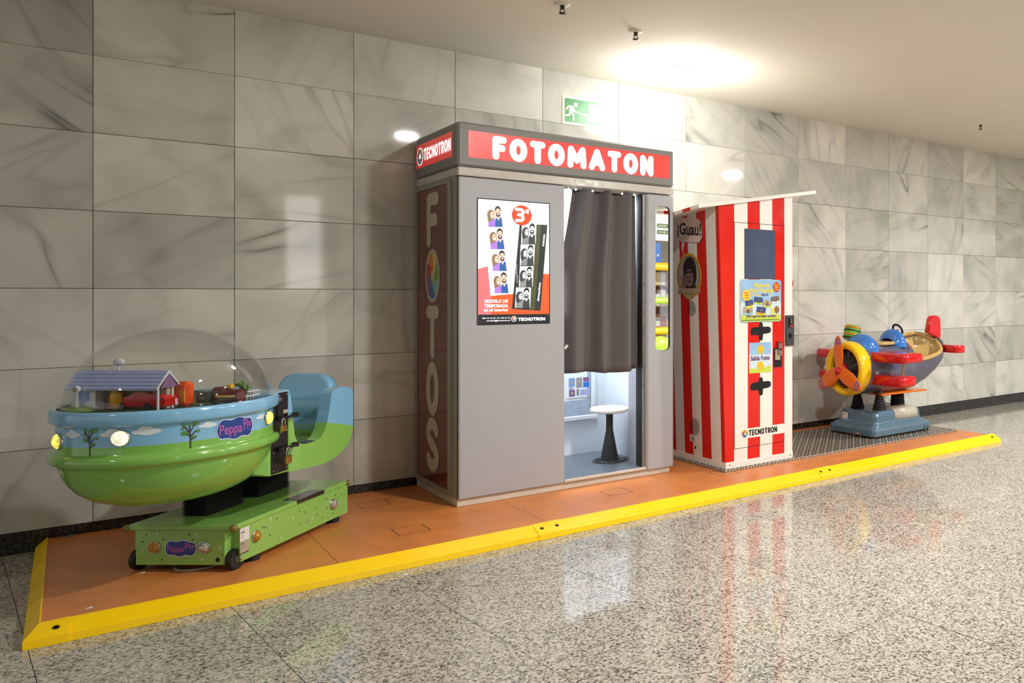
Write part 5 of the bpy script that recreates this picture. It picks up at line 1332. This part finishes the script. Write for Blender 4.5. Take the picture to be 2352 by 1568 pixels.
# tail
b = MB(); fin = [(5.845,.915),(5.86,.985),(5.875,1.045),(5.90,1.070),(5.94,1.078),(5.985,1.072),(6.012,1.05),(6.02,.98),(6.018,.86),(5.985,.84),(5.965,.87)]
rings = []
for d, g in ((-.030,.012), (-.024,.003), (0,0), (.024,.003), (.030,.012)):
    cx_, cz_ = 5.93, .96
    rings.append([(cx_ + (a-cx_)*(1 - g*6), PY + d, cz_ + (c-cz_)*(1 - g*6)) for a, c in fin])
b.loft(rings, 'plane_red'); b.build('tail_fin', t)
def stab(s_):
    b = MB(); rings = []; pl = [(5.955, .10), (5.93, .20), (5.935, .26), (5.95, .29), (6.0, .30), (6.045, .29), (6.065, .26), (6.05, .06)]
    cx_, cyy = 5.98, .18
    for g, dz in ((.016, 0), (.003, .007), (0, .025), (0, .045), (.004, .062), (.02, .07)):
        rings.append([(cx_ + (a-cx_)*(1 - g*7), PY + s_*(cyy + (c-cyy)*(1 - g*4)), .735 + dz) for a, c in pl])
    b.loft(rings, 'plane_red'); b.build('tailplane', t)
stab(-1); stab(1)

# ================================================================== across the hall (seen in the mirror and the polished wall)
def pillar(x, label):
    t_ = thing('hall_pillar', label, 'pillar', (x, -9.2, 0), group='pillars across the hall', local=True)
    b = MB(); b.box((-.30, -.30, 0), (.30, .30, CEIL - .002), 'play_white', bev=.01); b.build('shaft', t_)
    b = MB(); b.box((-.22, .30, 1.35), (.22, .312, 2.75), 'lit_panel'); b.build('light_box', t_)
pillar(2.55, 'white pillar with a light box across the hall')
t = thing('play_area', 'soft play frame with blue panel and yellow padded rails across the hall', 'play frame', (8.1, -9.3, 0))
for x in (7.2, 9.2):
    b = MB(); b.cyl((x, -9.3, 0), (x, -9.3, 2.2), .05, 'play_yellow', n=14); b.build('post', t)
for z, m_, r in ((1.79, 'play_yellow', .075), (1.15, 'play_lime', .065), (.58, 'play_yellow', .075)):
    b = MB(); b.cyl((7.15, -9.3, z), (9.25, -9.3, z), r, m_, n=16); b.build('padded_rail', t)
b = MB(); b.box((7.2, -9.42, 1.86), (8.17, -9.38, 2.24), 'play_blue', bev=.005); b.build('blue_panel', t)
p_ = Print((0, -9.38, 0), (-1, 0, 0), (0, 0, 1), .002); p_.disc(-8.1, 2.0, .02, 'play_white'); p_.disc(-7.96, 1.94, .02, 'play_white'); p_.build('panel_dots', t)
b = MB(); b.ball((8.0, -9.15, .30), (.25, .14, .20), 'play_lime', 20, 12); b.build('foam_block', t)
b = MB()
for i in range(44): b.box((8.12 + i*.025, -9.335, .02), (8.123 + i*.025, -9.332, 1.75), 'net_blue')
for i in range(70): b.box((8.12, -9.335, .02 + i*.025), (9.2, -9.332, .023 + i*.025), 'net_blue')
tag(b.build('safety_net', t), kind='stuff')
t = thing('shop_shelf', 'brown shop shelf packed with goods across the hall', 'shelf', (8.0, -9.9, 0))
b = MB(); b.box((7.3, -10.05, 0), (8.9, -10.0, 1.8), 'shelf_brown'); b.build('back_panel', t)
for z in (.25, .65, 1.05, 1.45, 1.78):
    b = MB(); b.box((7.3, -10.0, z - .02), (8.9, -9.75, z), 'shelf_brown'); b.build('shelf_board', t)
for z in (.25, .65, 1.05, 1.45):
    for i in range(4):
        x = 8.18 + i*.118; b = MB(); h = random.uniform(.18, .33); b.box((x, -9.95, z), (x + .1, -9.78, z + h), random.choice(('goods_red', 'goods_tan', 'goods_cream', 'shelf_brown', 'play_white')), bev=.004); o = b.build('product_box')
        tag(o, 'product box on the far shop shelf, %s board up, %s from the left' % (('lowest', 'second', 'third', 'top')[int(z/.4)], ('first', 'second', 'third', 'last')[i]), 'box', 'boxes on the far shop shelf')
t = thing('hall_sign', 'white hanging board with green way-out arrows across the hall', 'sign', (8.05, -9.6, 2.3))
b = MB(); b.box((7.3, -9.65, 2.30), (9.3, -9.6, CEIL - .002), 'lit_fascia'); b.build('board', t)
p_ = Print((0, -9.6, 0), (-1, 0, 0), (0, 0, 1), .002); p_.rect(-8.46, 2.54, -8.21, 2.62, 'sign_green'); p_.rect(-8.46, 2.42, -8.21, 2.50, 'sign_green'); p_.poly([(-8.24,2.45),(-8.37,2.45),(-8.37,2.435),(-8.43,2.46),(-8.37,2.485),(-8.37,2.47),(-8.24,2.47)], 'sign_cream', 1); p_.rect(-8.43, 2.56, -8.24, 2.60, 'sign_cream', 1); p_.build('arrow_print', t)
